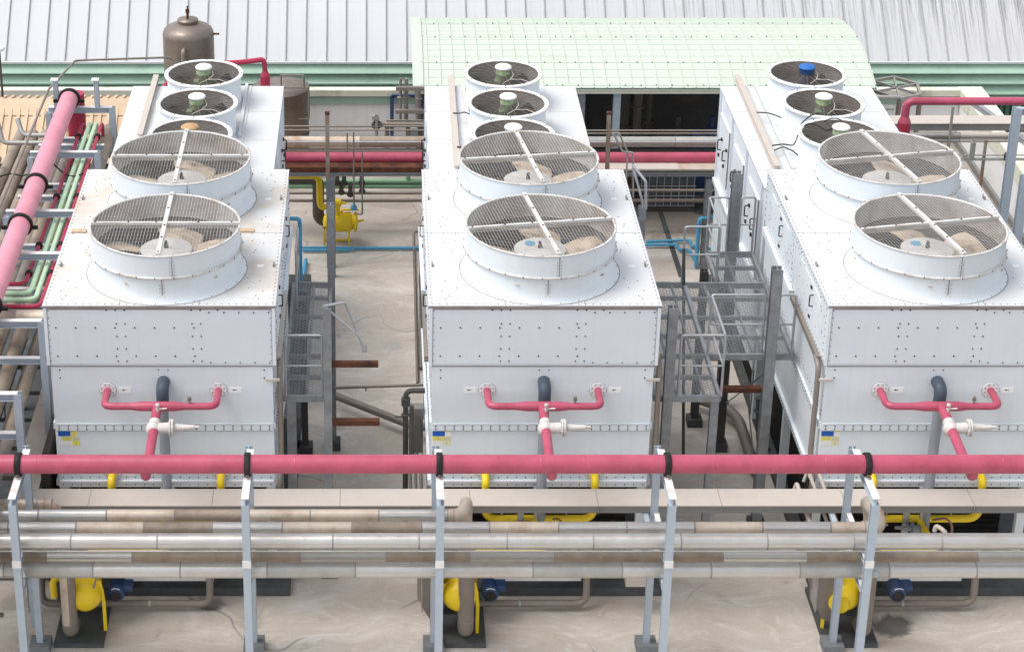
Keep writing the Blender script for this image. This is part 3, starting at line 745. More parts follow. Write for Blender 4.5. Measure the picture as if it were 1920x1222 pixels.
for i, (u1, v1, u2, v2, ua, va, ub, vb) in enumerate(((291, 153, 262, 257, 463, 158, 449, 255), (846, 152, 858, 317, 868, 160, 884, 262), (1386, 154, 1457, 317, 1417, 160, 1488, 317))):
    a, b = PZ(u1, v1, BZ + .08), PZ(u2, v2, BZ + .08)
    a = b + (a - b) * (38.9 + .35 - b.y) / (a.y - b.y)
    m = MB(); m.hbeam(b, a, .11, .12, .02, 0); m.bar(b + Vector((0, 0, .062)), a + Vector((0, 0, .062)), .112, .005, 0)
    pl = ('left', 'centre', 'right')[i]
    solo(m, 'cable_trunking', 'duct', 'beige cable trunking lying on the roof of the back ' + pl + ' condenser unit', 'trunking', 'trunkings on the rear units')
    a, b = PZ(ua, va, BZ + .05), PZ(ub, vb, BZ + .05)
    m = MB(); m.bar(b, a, .06, .05, 0)
    solo(m, 'conduit_channel', 'roofwhite', 'narrow white conduit channel beside the fans of the back ' + pl + ' condenser unit', 'conduit', 'conduit channels on the rear units')
# loose cables
def cable(pts, r, label, mat='rubber'):
    solo(MB().tube(pts, r, 0, 6, .08, True, 5), 'cable', mat, label, 'cable')
cable([PZ(850, 212, 4.85), PZ(862, 213, 4.9), PZ(871, 210, 4.95), PZ(880, 214, 4.9)], .012, 'short black cable between trunking and middle fan of the back centre unit')
cable([PZ(857, 276, 4.85), PZ(864, 276, 4.86)], .016, 'stub of black cable poking from the trunking on the back centre unit')
cable([PZ(1419, 211, 4.85), PZ(1441, 212, 4.95), PZ(1456, 217, 4.9), PZ(1465, 221, 4.9)], .012, 'black cable from trunking to the middle fan of the back right unit')
cable([PZ(1448, 273, 4.85), PZ(1470, 270, 4.8), PZ(1488, 274, 4.8), PZ(1496, 255, 5.0), PZ(1502, 232, 5.3), PZ(1520, 216, 5.4), PZ(1535, 213, 5.42)], .013, 'tangled black cable climbing onto the nearest fan of the back right unit')
cable([PZ(1452, 282, 4.85), PZ(1468, 275, 4.82), PZ(1485, 282, 4.8), PZ(1496, 291, 4.78)], .012, 'loose end of black cable lying on the roof of the back right unit')
cable([PZ(1508, 236, 5.36), PZ(1516, 231, 5.4), PZ(1533, 235, 5.38), PZ(1550, 246, 5.37), PZ(1562, 240, 5.37)], .011, 'thin black cable draped over the guard of the nearest fan of the back right unit')
cable([PZ(1545, 228, 5.4), PZ(1558, 222, 5.4), PZ(1570, 222, 5.4), PZ(1578, 226, 5.38)], .011, 'thin black cable end beside the middle fan of the back right unit')

# =====================================================================
# LEFT PIPE RACK
# =====================================================================
G = 'portal frames of the left pipe rack'
XL, XR = -6.80, -5.48
for i, (y, lab, up) in enumerate(((38.9, 'farthest pale blue portal frame of the left pipe rack, with two stub posts on top', True), (36.5, 'pale blue portal frame of the left rack beside the rear condenser fans', False),
                (33.7, 'pale blue portal frame ending at the back corner of the left cooling tower roof', False), (31.9, 'pale blue portal frame beside the middle of the left cooling tower roof', False),
                (29.35, 'pale blue portal frame just below the beige cross pipe at left', False), (26.95, 'nearest pale blue portal frame at the left edge above the pink header', False))):
    t = thing('rack_frame', lab, 'pipe rack frame', ((XL + XR) / 2, y, 0), G)
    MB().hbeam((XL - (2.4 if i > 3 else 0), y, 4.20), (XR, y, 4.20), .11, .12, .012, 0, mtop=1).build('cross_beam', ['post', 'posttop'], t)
    if i != 3:
        MB().hbeam((XR, y, 0), (XR, y, 4.26), .12, .12, .012, 0, (0, 1, 0)).build('post', 'post', t)
    MB().hbeam((XL, y, 0), (XL, y, 4.14), .12, .12, .012, 0, (0, 1, 0)).build('post', 'post', t)
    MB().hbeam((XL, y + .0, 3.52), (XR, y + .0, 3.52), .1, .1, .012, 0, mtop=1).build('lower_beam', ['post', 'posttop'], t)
    if up:
        for x in (-6.62, -5.78):
            m = MB(); m.hbeam((x, y, 4.26), (x, y, 4.86), .1, .1, .012, 0, (0, 1, 0)); m.box(x - .09, x + .06, y - .1, y + .06, 4.86, 4.88, 1)
            m.build('stub_post', ['post', 'posttop'], t)
for i, (y, lab) in enumerate(((37.75, 'farthest low cross member carrying the thin pipes at left'), (35.2, 'low cross member under the green pipes beside the rear unit'), (32.7, 'low cross member under the green pipes beside the left tower roof'), (30.6, 'low cross member near the elbows of the green pipes'))):
    m = MB(); m.hbeam((-6.85, y, 3.84), (-5.52, y, 3.84), .1, .1, .012, 0, mtop=1)
    solo(m, 'cross_member', ['post', 'posttop'], lab, 'cross beam', 'low cross members of the left rack')
m = MB()
pk = thing('pipe', 'fat pale pink pipe along the left rack with a dark red drop at its end', 'pipe', (-6.33, 33, 4.5))
MB().tube([(-6.33, 24.5, 4.5), (-6.33, 38.98, 4.5), (-6.33, 39.2, 4.2)], .18, 0, 28, .2).build('pipe_run', 'pinklight', pk)
MB().tube([(-6.28, 39.2, 4.45), (-6.28, 39.25, 0)], .19, 0, 24).build('drop_leg', 'red', pk)
for y in (38.75, 34.35, 32.55, 29.4, 27):
    m = MB(); m.lathe([(.182, -.035), (.225, -.035), (.225, .035), (.182, .035)], (-6.33, y, 4.5), 32, 0, 'y'); m.box(-6.33 - .33, -6.33 - .21, y - .03, y + .03, 4.42, 4.48); m.box(-6.12, -6.02, y - .03, y + .03, 4.42, 4.48)
    m.build('clamp', 'rubber', pk)
# thin coloured pipes with elbows to the left
for nme, mat, X, z, ye_, lab in (('pipe', 'red', -6.06, 4.0, 31.2, 'left one of two thin crimson pipes along the left rack'), ('pipe', 'mint', -5.92, 4.0, 30.85, 'left one of two thin pale green pipes along the left rack'),
                            ('pipe', 'mint', -5.79, 4.0, 30.6, 'right one of two thin pale green pipes along the left rack'), ('pipe', 'red', -5.67, 4.0, 30.35, 'right one of two thin crimson pipes, hugging the left tower')):
    r = .045 if mat == 'mint' else .036
    t = thing(nme, lab, 'pipe', (X, 35, z), 'thin coloured pipes of the left rack')
    MB().tube([(X, 38.7, z - .5), (X, 38.7, z), (X, ye_, z), (X - 2.6, ye_, z)], r, 0, 12, .16).build('pipe_run', mat, t)
    if mat == 'red':
        for y in (37.9, 34.9, 32.75, 31.6):
            MB().lathe([(r, -.05), (r + .03, -.04), (r + .03, .04), (r, .05)], (X, y, z), 16, 0, 'y').build('clamp', 'rubber', t)
# slim grey pipe that climbs over the rack and on to the tank
solo(MB().tube([(-6.78, 26, 4.62), (-6.78, 39.0, 4.62), PY(141, 114, 44.0), PY(250, 110, 44.3), PY(318, 108, 44.6), PY(324, 113, 44.6)], .026, 0, 10, .12), 'pipe', 'taupe', 'slim grey pipe beside the fat pink pipe, turning toward the brown tank', 'pipe')
# insulated pipes under and beside it
def jacket(nme, pts_, r, mats, seg_, lab, cat='pipe', group=None, seed=1, start=0.0, axis=0, bands=True):
    """a clad pipe made of jacket lengths; pts_ = (a, b) straight run"""
    rnd = random.Random(seed); a, b = Vector(pts_[0]), Vector(pts_[1]); L = (b - a).length; d = (b - a) / L
    m = MB(); s_ = start; names = sorted(set(mats))
    cur = 0.0; i = 0
    cuts = [0.0]; c = start if start > 0 else seg_
    while c < L: cuts.append(c); c += seg_ * rnd.uniform(.98, 1.02)
    cuts.append(L)
    for i in range(len(cuts) - 1):
        p, q = a + d * cuts[i], a + d * cuts[i + 1]; rr = r * (1 + .012 * (i % 2))
        m.cyl(p, q, rr, 24, names.index(mats[i % len(mats)]))
        if bands and i: m.cyl(p - d * .012, p + d * .012, r * 1.03, 24, len(names))
    return m, names + ['seam']
def jpipe(nme, a, b, r, mats, seg_, lab, group, seed=1, start=0.0, extra=None):
    m, nm = jacket(nme, (a, b), r, mats, seg_, lab, seed=seed, start=start)
    if extra: extra(m, nm)
    return solo(m, nme, nm, lab, 'insulated pipe', group)
G2 = 'insulated pipes of the left rack'
for i, (X, z, r, y0, y1, mats, lab) in enumerate((
    (-7.62, 3.2, .115, 24, 39.9, ('alubrown', 'alubrown', 'taupe'), 'leftmost fat brown insulated pipe at the left edge'),
    (-7.36, 3.2, .125, 24, 39.9, ('alubrown', 'alubrown', 'taupe'), 'fat brown insulated pipe, second from the left edge'),
    (-7.08, 3.2, .12, 24, 39.9, ('taupe', 'alubrown'), 'paler brown insulated pipe left of the fat pink pipe'),
    (-6.42, 3.3, .11, 24, 39.6, ('taupe', 'alubrown'), 'grey insulated pipe almost hidden under the fat pink pipe'),
    (-6.14, 3.2, .12, 24, 38.6, ('alubrown', 'taupe', 'alubrown'), 'grey and silver insulated pipe under the left crimson pipe'),
    (-5.62, 3.55, .15, 34.2, 39.3, ('alubrown', 'taupe'), 'short fat brown insulated pipe beside the rear left condenser unit'),
    (-5.82, 3.05, .10, 24, 32.4, ('alubrown', 'taupe'), 'dark insulated pipe under the pale green pipes'),
    (-6.68, 3.0, .12, 24, 39.5, ('taupe', 'alubrown'), 'dark brown insulated pipe between the pale brown pipe and the fat pink pipe'),
    (-5.98, 2.75, .09, 24, 38.8, ('alubrown', 'taupe'), 'lower brown pipe glimpsed between the crimson and green pipes'),
    (-7.95, 2.9, .12, 24, 37, ('taupe', 'alubrown'), 'low dark brown insulated pipe cut by the left picture edge'))):
    def end(m, nm, X=X, z=z, r=r, y1=y1): m.tube([(X, y1 - .01, z), (X, y1 + .12, z), (X, y1 + .16, z - .6)], r, 0, 20, .14)
    jpipe('insulated_pipe', (X, y0, z), (X, y1, z), r, mats, 2.3, lab, G2, i + 3, 1.1, end)
def cross_end(m, nm): m.tube([(-5.50, 30.2, 3.86), (-5.38, 30.2, 3.86), (-5.36, 30.2, 3.2)], .135, 0, 20, .14)
jpipe('insulated_pipe', (-9.5, 30.2, 3.86), (-5.50, 30.2, 3.86), .14, ('alurust', 'alubrown'), 2.2, 'beige insulated cross pipe below the pale green elbows, ending at the left tower', G2, 2, 1.2, cross_end)
for i, (dz, xx) in enumerate(((0, -7.72), (.12, -7.32))):
    solo(MB().tube([(-6.5, 38.5 + dz, 3.62 + dz), (xx, 38.5 + dz, 3.62 + dz), (xx - .12, 38.7 + dz, 4.02)], .05, 0, 12, .12), 'pipe', 'aludull', 'grey bent pipe crossing toward the fat pink pipe, ' + ('front' if i == 0 else 'rear') + ' of two', 'pipe', 'grey bent pipes')
solo(MB().tube([(-8.6, 37.9, 3.55), (-7.68, 37.9, 3.55), (-7.72, 36.8, 3.5), (-7.85, 30, 3.45)], .055, 0, 12, .12), 'pipe', 'taupe', 'small brown pipe with an elbow at the far left edge', 'pipe')
cable([PZ(0, 331, 3.4), PZ(20, 325, 3.42), PZ(42, 330, 3.4), PZ(55, 326, 3.7)], .016, 'black cable slung across the brown insulated pipes')
cable([PZ(96, 304, 4.2), PZ(118, 324, 4.0), PZ(130, 330, 4.05), PZ(142, 331, 4.02), PZ(156, 325, 4.05)], .014, 'black cable slung across the thin green pipes')
# thin conduits and clutter low between rack and duct
for i, X in enumerate((-6.05, -5.92)):
    solo(MB().tube([(X, 24.5, 1.2), (X, 34, 1.2)], .028, 0, 8), 'conduit', 'taupe', 'thin low conduit under the left rack, ' + ('left' if i == 0 else 'right') + ' of two', 'conduit', 'low conduits under the left rack')
m = MB()
for k in range(9): m.bar((-8.4, 25 + k * .95, 1.6), (-5.55, 25 + k * .95, 1.6), .06, .05)
m.bar((-6.7, 24, 1.68), (-6.7, 33.6, 1.68), .3, .03)
solo(m, 'cable_ladder', 'galvdark', 'dark weathered cable ladder low under the left pipe rack', 'cable ladder')
m = MB(); m.box(-13.5, -5.47, 28.2, 42.4, .01, .09)
solo(m, 'dark_slab', 'pad', 'dark strip added for the shade under the left pipe rack', 'plinth')  # dark sheet laid in so the deck below the rack looks shaded

# brown tanks
def tank(nme, x, y, r, h, lab, pipe):
    t = thing(nme, lab, 'tank', (x, y, 0), 'brown steel tanks')
    m = MB(); m.lathe([(r, 0), (r, h - .22), (r * .985, h - .17), (r * .94, h - .10), (r * .80, h - .03), (r * .5, h + .05), (r * .38, h + .07), (.001, h + .08)] if pipe else [(r, 0), (r, h - .03), (r + .03, h - .02), (r + .03, h + .01), (r * .5, h + .05), (.001, h + .06)], (x, y, 0), 48, 0)
    m.lathe([(r + .012, 1.0), (r + .014, 1.03), (r + .012, 1.06)], (x, y, 0), 48, 0)
    m.build('shell', 'tank', t)
    return t
K = 45.5 / 41.0
def kz(z): return CZ - (CZ - z) * K
t = tank('steel_tank', -4.05 * K, 45.5, .55 * K, kz(5.32), 'tall brown steel tank with a lidded domed top behind the rear left unit', True)
cx_, cy_ = -4.05 * K, 45.5; z5 = kz(5.32)
m = MB(); m.lathe([(.23, z5 + .07), (.25, z5 + .12), (.25, z5 + .15), (.001, z5 + .16)], (cx_, cy_, 0), 28); m.build('manhole_lid', 'tank', t)
m = MB(); m.cyl((cx_, cy_, z5 + .15), (cx_, cy_, z5 + .33), .03, 8); m.box(cx_ - .045, cx_ + .045, cy_ - .03, cy_ + .03, z5 + .3, z5 + .39); m.cyl((cx_, cy_, z5 + .38), (cx_, cy_, z5 + .48), .018, 8); m.build('relief_valve', 'rust', t)
zs = kz(4.95); MB().tube([(cx_ - .06, cy_ - .6, zs), (cx_ - .06, cy_ - .74, zs), (cx_ - .06, cy_ - .75, zs - .26)], .055, 0, 12, .1).build('spout', 'taupe', t)
zs = kz(5.12); MB().tube([(cx_ + .6, cy_, zs), (cx_ + .74, cy_, zs)], .025, 0, 8).build('nozzle', 'rust', t)
t = tank('steel_tank', -2.08 * K, 45.5, .60 * K, kz(3.90), 'lower brown steel tank with a flat stained lid and guard rail', False)
m = MB()
for a, b in (((-2.05, 3.98), (-2.05, 4.5)), ((-2.05, 4.5), (-1.56, 4.5)), ((-1.56, 4.5), (-1.56, 4.22)), ((-2.05, 4.22), (-1.46, 4.22)), ((-1.46, 4.22), (-1.46, 3.5)), ((-1.46, 3.5), (-1.95, 3.5))):
    m.tube([(a[0] * K, 45.0, kz(a[1]) - .18), (b[0] * K, 45.0, kz(b[1]) - .18)], .02, 0, 6)
m.build('guard_rail', 'taupe', t)
# crimson pipe behind the rear left fans
solo(MB().tube([PY(300, 175, 39.9), PY(312, 156, 39.9), PY(400, 120, 40), PY(455, 117, 40.2), PY(492, 112, 40.3), PY(496, 118, 40.3), PY(497, 139, 40.3)], .055, 0, 14, .15).cyl(PY(497, 133, 40.3), PY(497, 142, 40.3), .055, 16, 0, .105).cyl(PY(497, 142, 40.3), PY(497, 330, 40.3), .105, 16), 'pipe', 'red', 'crimson pipe passing behind the rear left fan and dropping through a reducer', 'pipe')

# =====================================================================
# CROSS RACK BETWEEN THE TOWERS AND BACK WALL
# =====================================================================
GX = 'pipes of the rear cross rack'
def xrun(u0, u1, v, Y, r, mat, nme, lab, cat='pipe', seg=14):
    a, b = PY(u0, v, Y), PY(u1, v, Y); a.y = b.y = Y; b.z = a.z
    return solo(MB().cyl(a, b, r, seg), nme, mat, lab, cat, GX)
for nme, U0, U1, where in (('L', 470, 830, 'between the left and middle towers'), ('R', 1060, 1372, 'between the middle and right towers')):
    L_ = nme == 'L'
    xrun(U0, U1, 237 if L_ else 245, 41.6, .022, 'taupe', 'pipe', 'upper of two thin pipes at the back ' + where)
    xrun(U0, U1, 244 if L_ else 250.5, 41.4, .018, 'taupe', 'pipe', 'lower of two thin pipes at the back ' + where)
    a, b = PY(U0, 266, 40.9), PY(U1, 266, 40.9); b.z = a.z
    jpipe('insulated_pipe', a, b, .125 if L_ else .12, ('alurust', 'alubrown') if L_ else ('aludull', 'alu'), 2.4, ('beige' if L_ else 'silver grey') + ' fat insulated pipe above the pink pipe ' + where, GX, 4)
    xrun(U0, U1, 266.5, 40.5, .018, 'galvrail', 'pipe', 'thin galvanised pipe in front of the fat insulated pipe ' + where)
    xrun(U0, U1, 282, 40.9, .05 if L_ else .04, 'duct' if L_ else 'galvdark', 'pipe', ('cream' if L_ else 'dark') + ' pipe just above the pink pipe ' + where)
    xrun(U0, U1, 295.5, 40.4, .118, 'pink', 'pipe', 'pink pipe crossing ' + where, 'pipe', 24)
    a, b = PY(U0, 312, 40.2), PY(U1, 312, 40.2); b.z = a.z
    m = MB()
    if L_: m.box(a.x, b.x, 40.02, 40.34, a.z - .07, a.z + .05, 0); mats = ['rust']
    else:
        xm = PY(1270, 312, 40.2).x; m.box(a.x, xm, 39.96, 40.4, a.z + .0, a.z + .04, 0); m.box(xm, b.x, 39.96, 40.4, a.z - .003, a.z + .035, 1); mats = ['duct', 'alurust']
    solo(m, 'tray_cover', mats, ('red brown' if L_ else 'pale') + ' flat tray under the pink pipe ' + where, 'tray')
    o = thing('rack_beam', 'galvanised rack beam with posts under the pink pipe ' + where, 'pipe rack', ((a.x + b.x) / 2, 40.1, 0), GX)
    m2 = MB(); m2.hbeam((a.x, 40.1, a.z - .125), (b.x, 40.1, a.z - .125), .12, .09, .014); m2.build('beam', 'galvrail', o)
    for xx in ((PY(618, 330, 40.1).x,) if L_ else (PY(1143, 330, 40.1).x, PY(1330, 330, 40.1).x)):
        MB().hbeam((xx, 40.1, 0), (xx, 40.1, a.z - .23), .15, .15, .014, 0, (0, 1, 0)).build('post', 'galv', o)
    xrun(U0, U1, 362 if L_ else 357, 41.8, .035, 'taupe', 'pipe', 'upper low grey pipe near the deck ' + where)
    xrun(U0, U1, 376, 41.9, .04, 'taupe', 'pipe', 'lowest grey pipe near the deck ' + where)
    # slender rusty post and thin risers
    px = 613.5 if L_ else 1142
    a, b = PY(px, 214, 39.6), PY(px + (1 if L_ else -4), 335, 39.6)
    m = MB(); m.hbeam((b.x, 39.6, b.z), (a.x, 39.6, a.z), .085, .085, .01, 0, (0, 1, 0)); m.hbeam((b.x + .08, 39.62, 0), (b.x + .08, 39.62, b.z + .05), .15, .12, .01, 2, (0, 1, 0)); m.box(a.x - .05, a.x + .05, 39.55, 39.65, a.z, a.z + .05, 1)
    solo(m, 'steel_post', ['rustpost', 'rust', 'galv'], 'slender rust streaked steel post with a rusty cap ' + where, 'post', 'rust streaked posts')
for k, (u1, va, vb) in enumerate(((651, 250, 285), (663, 248, 390), (679, 286, 402))):
    p = PY(u1, va, 40.0); q = PY(u1, vb, 40.0); solo(MB().tube([(p.x, 40, p.z), (p.x, 40, q.z), (p.x - (.12 if k == 2 else .0), 40.05, q.z - .01)], .018, 0, 6), 'thin_riser', 'taupe', ('leftmost', 'middle', 'rightmost')[k] + ' of three thin brown risers beside the yellow vessel', 'pipe', 'thin brown risers')
a = PY(400, 340, 42.2); 
for k, v in enumerate((340, 349)):
    m = MB(); a, b = PY(530, v, 42.2), PY(830, v, 42.2); m.cyl((a.x, 42.2, a.z), (b.x, 42.2, a.z), .058, 14)
    if k == 0: p = PY(765, 322, 42.2); m.cyl((p.x, 42.2, p.z + .4), (p.x, 42.2, a.z), .055, 12)
    solo(m, 'pipe', 'green', ('upper' if k == 0 else 'lower') + ' of two green pipes behind the yellow vessel', 'pipe', 'green pipes')
# valve clutter on the low pipes
for k, (u, v) in enumerate(((632, 335), (645, 335), (678, 335), (640, 352), (657, 356), (679, 350))):
    p = PY(u, v, 41.7); m = MB(); m.cyl((p.x - .0, 41.7, p.z - .17), (p.x, 41.7, p.z + .12), .045, 10); m.lathe([(.075, -.03), (.08, 0), (.075, .03)], (p.x, 41.7, p.z - .12), 14); m.lathe([(.06, -.01), (.065, 0), (.06, .01)], (p.x, 41.7, p.z + .14), 12); m.box(p.x - .05, p.x + .05, 41.64, 41.76, p.z - .08, p.z + .02)
    solo(m, 'valve', 'galvdark', 'little dark valve of the cluster behind the yellow vessel, ' + ('top left', 'top middle', 'top right', 'bottom left', 'bottom middle', 'bottom right')[k] + '', 'valve', 'dark valves behind the yellow vessel')
# dark insulated suction line and elbow beside the yellow vessel
p = PY(596, 345, 41.1); q = PY(596, 430, 41.1)
solo(MB().tube([(p.x - 1.2, 41.45, p.z - .02), (p.x, 41.45, p.z - .02), (q.x, 41.45, q.z + .05), (q.x + .75, 41.45, q.z + .05)], .13, 0, 18, .2).cyl((q.x + .45, 41.45, q.z + .05), (q.x + .62, 41.45, q.z + .05), .145, 18), 'insulated_pipe', 'galvdark', 'dark wrapped pipe dropping behind the yellow elbow pipe to the yellow vessel', 'pipe')
# yellow vessel in the middle yard
p = PY(636, 416, 41.2)
t = thing('pressure_vessel', 'yellow horizontal pressure vessel on a yellow frame in the far yard', 'pressure vessel', (p.x, 41.2, 0))
m = MB(); x0_, z_ = p.x, p.z; m.lathe([(.001, -.37), (.12, -.35), (.2, -.29), (.225, -.2), (.225, .26), (.17, .27), (.17, .33), (.235, .335), (.235, .385), (.20, .39), (.2, .41), (.001, .42)], (x0_, 41.2, z_), 32, 0, 'x')
m.build('shell', 'yellow', t)
m = MB()
for sx in (-.33, .22):
    for sy in (-.2, .2): m.box(x0_ + sx - .02, x0_ + sx + .02, 41.2 + sy - .02, 41.2 + sy + .02, 0.02, z_ - .02)
for sy in (-.2, .2): m.box(x0_ - .35, x0_ + .24, 41.18 + sy, 41.22 + sy, z_ - .06, z_ - .01); m.box(x0_ - .35, x0_ + .24, 41.18 + sy, 41.22 + sy, .02, .07)
m.build('support_frame', 'yellow', t)
a, b, c_ = PY(543, 330, 40.7), PY(600, 330, 40.7), PY(600, 391, 40.7)
m = MB(); m.tube([(a.x - .6, 40.7, a.z), (b.x - .02, 40.7, a.z), (c_.x, 40.7, c_.z), (x0_ - .1, 40.95, c_.z)], .07, 0, 16, .17)
m.cyl((x0_ - .12, 41.0, c_.z), (x0_ + .05, 41.0, c_.z), .10, 14); m.cyl((x0_ + .05, 41.0, c_.z), (x0_ + .19, 41.0, c_.z), .04, 10, 0, .015); m.cyl((x0_ - .04, 41.05, c_.z), (x0_ - .04, 41.2, z_ + .1), .06, 12)
m.build('feed_pipe', 'yellow', t)
m = MB(); m.tube([(x0_ + .05, 41.2, z_ + .22), (x0_ + .05, 41.2, z_ + .30), (x0_ + .45, 41.2, z_ + .30)], .025, 0, 8); m.cyl((x0_ + .38, 41.2, z_), (x0_ + .56, 41.2, z_ + .05), .03, 8)
m.build('side_fitting', 'yellow', t)
m = MB(); m.dome((x0_ + .33, 41.15, z_ + .38), .075, .08, 16, 0, 5, .05); m.build('gauge_cap', 'blue', t)
# blue water pipes
def blue(pts, r, lab): return solo(MB().tube(pts, r, 0, 10, r * 2), 'water_pipe', 'blue', lab, 'water pipe', 'blue water pipes')
blue([PZ(556, 464, .3), PZ(660, 464, .3), PZ(664, 469, .06)], .026, 'upper blue water pipe under the yellow vessel frame')
blue([PZ(567, 469, .06), PZ(652, 469, .06), PZ(664, 465, .06), PZ(806, 465, .06)], .036, 'lower blue water pipe running to the middle tower')
a = PY(545, 410, 38.6); b = PY(562, 411, 38.6)
blue([(a.x - .3, 38.6, a.z), (b.x, 38.6, a.z), (b.x, 38.6, .08), (b.x + .05, 40.3, .08)], .045, 'blue water pipe climbing the right side of the rear left unit')
zz = .08
blue([PZ(1212, 453, zz), PZ(1293, 450, zz), PZ(1297, 462, zz), PZ(1325, 462, zz)], .036, 'upper blue water pipe behind the grating platforms')
blue([PZ(1205, 459, zz), PZ(1270, 459, zz), PZ(1273, 468, zz), PZ(1292, 469, zz), PZ(1305, 490, .05), PZ(1306, 500, .05)], .036, 'lower blue water pipe bending toward the grating platform')
p = PZ(1305, 500, .05); q = PY(1312, 410, p.y)
blue([(p.x, p.y, .05), (p.x, p.y, q.z), (p.x + .35, p.y + .1, q.z)], .045, 'upright blue water pipe with an elbow beside the grating platform')
p = PZ(1313, 463, .3); solo(MB().cyl(p, p + Vector((.09, 0, 0)), .05, 12), 'pipe_coupling', 'orange', 'small red coupling on the blue pipes', 'coupling')
p = PZ(1325, 465, .3)
blue([p, p + Vector((.14, -.1, .0)), p + Vector((.17, -.6, -.2))], .036, 'short blue branch hose right of the red coupling')
# long dark channel in the deck, hatch and tank in the pump bay
a, b = PZ(1232, 378, .004), PZ(1278, 520, .004)
m = MB(); m.add([(a.x - .06, a.y, .006), (a.x + .06, a.y, .006), (b.x + .06, b.y, .006), (b.x - .06, b.y, .006)], [(0, 1, 2, 3)])
solo(m, 'floor_drain', 'pad', 'straight dark drain channel in the deck between middle and right towers', 'drain')
p = PZ(1318, 392, 0); m = MB(); m.lathe([(.32, .004), (.30, .012), (.001, .012)], p, 24); o = solo(m, 'manhole_cover', 'galvdark', 'dark oval manhole cover on the deck in the pump bay', 'manhole cover')
t = thing('ibc_tank', 'caged plastic tank in the shade below the pink pipe', 'tank', (7.1, 43.6, 0))
MB().box(6.2, 7.4, 43.1, 44.1, .15, 1.15).build('bottle', 'ibc_shade', t)
m = MB()
for k in range(8): xx = 6.18 + k * .176; m.cyl((xx, 43.07, .12), (xx, 43.07, 1.18), .012, 6)
for z in (.15, .4, .65, .9, 1.15): m.cyl((6.15, 43.06, z), (7.45, 43.06, z), .012, 6); 
m.build('cage', 'galvrail', t); MB().box(6.15, 7.45, 43.05, 44.15, .0, .13).build('pallet', 'galvdark', t)
# pump bay clutter
for k, (x, y, h, r) in enumerate(((5.9, 44.6, 2.6, .12), (6.25, 44.9, 3.2, .1), (6.45, 44.4, 2.9, .07), (6.02, 45.3, 3.3, .16))):
    m = MB(); m.tube([(x, y, 0), (x, y, h), (x + (.7 if k % 2 else -.6), y, h)], r, 0, 14, r * 2); m.lathe([(r + .05, -.02), (r + .06, 0), (r + .05, .02)], (x, y, h * .6), 16)
    solo(m, 'riser_pipe', ('galvdark', 'taupe', 'galvdark', 'galvdark')[k], 'dark riser pipe in the shaded pump bay, ' + ('front left', 'right', 'slimmest', 'thickest') [k] + ' one of the bundle', 'pipe', 'risers in the pump bay')
for k, x in enumerate((7.7, 6.9, 8.3)):
    m = MB(); m.cyl((x - .25, 44.2, 1.5), (x + .15, 44.2, 1.5), .13, 14); m.cyl((x + .15, 44.2, 1.5), (x + .3, 44.2, 1.5), .2, 16); m.box(x - .35, x + .35, 44.0, 44.4, 1.0, 1.36); m.cyl((x + .22, 44.2, 1.5), (x + .22, 44.2, 1.95), .06, 10); m.box(x - .3, x + .3, 44.05, 44.35, 0, 1.0)
    solo(m, 'pump_set', ('bluemotor', 'galvdark', 'bluemotor')[k], ('dark blue pump on a stand under the notices', 'black pump on a stand left of the notices', 'dark blue pump on a stand at the right of the pump bay')[k], 'pump', 'pumps in the pump bay')
p = PY(740, 392 - 165, 43); 
# vertical pipes and brackets left of the canopy
for k, (u, v0, v1, r) in enumerate(((751, 147, 225, .030), (762, 147, 228, .045), (786, 168, 225, .035))):
    a, b = PY(u, v0, 41.9), PY(u + 3, v1, 41.9)
    m = MB(); m.cyl((a.x, 41.9, a.z), (a.x, 41.9, b.z), r, 12)
    for z in (a.z - .45, a.z - .22): m.lathe([(r, -.02), (r + .05, 0), (r, .02)], (a.x, 41.9, z), 14)
    solo(m, 'standpipe', 'taupe', ('slim left', 'thicker middle', 'short right')[k] + ' one of three brown standpipes beside the mint canopy', 'pipe', 'brown standpipes by the canopy')
for k, (v, ub) in enumerate(((165, 800), (208, 800))):
    a, b = PY(742, v, 41.8), PY(ub, v, 41.8); solo(MB().box(a.x, b.x, 41.72, 41.82, a.z - .04, a.z + .04), 'bracket', 'taupe', ('upper' if k == 0 else 'lower') + ' brown bracket bar crossing the standpipes', 'bracket', 'bracket bars of the standpipes')
a, b = PY(708, 233, 41.7), PY(800, 233, 41.7)
m = MB(); m.cyl((a.x, 41.7, a.z), (b.x, 41.7, a.z), .065, 14); m.cyl((a.x + .2, 41.7, a.z + .09), (b.x, 41.7, a.z + .09), .02, 8)
for u in (726, 765): p = PY(u, 233, 41.7); m.cyl((p.x, 41.7, p.z), (p.x, 41.7, p.z - .8), .05, 12)
solo(m, 'pipe_manifold', 'taupe', 'brown horizontal pipe manifold under the standpipes', 'pipe')
p = PY(706, 226, 41.6); m = MB(); m.lathe([(.11, -.03), (.12, 0), (.11, .03), (.03, .03)], (p.x, 41.6, p.z - .1), 16, 0, 'y'); m.cyl((p.x, 41.6, p.z - .1), (p.x, 41.6, p.z + .12), .04, 10); m.box(p.x - .1, p.x + .06, 41.55, 41.65, p.z + .02, p.z + .12); m.cyl((p.x, 41.6, p.z - .5), (p.x, 41.6, p.z - .1), .04, 10)
solo(m, 'wheel_valve', 'aludull', 'weathered hand wheel valve at the left end of the brown manifold', 'valve')
t = thing('door_frame', 'dark blue steel door frame standing against the white far wall', 'frame', PY(736, 260, 47.2))
a, b = PY(735, 180, 47.2), PY(810, 180, 47.2); m = MB(); m.bar((a.x, 47.2, a.z), (b.x, 47.2, a.z), .06, .07); m.build('lintel', 'bluemotor', t)
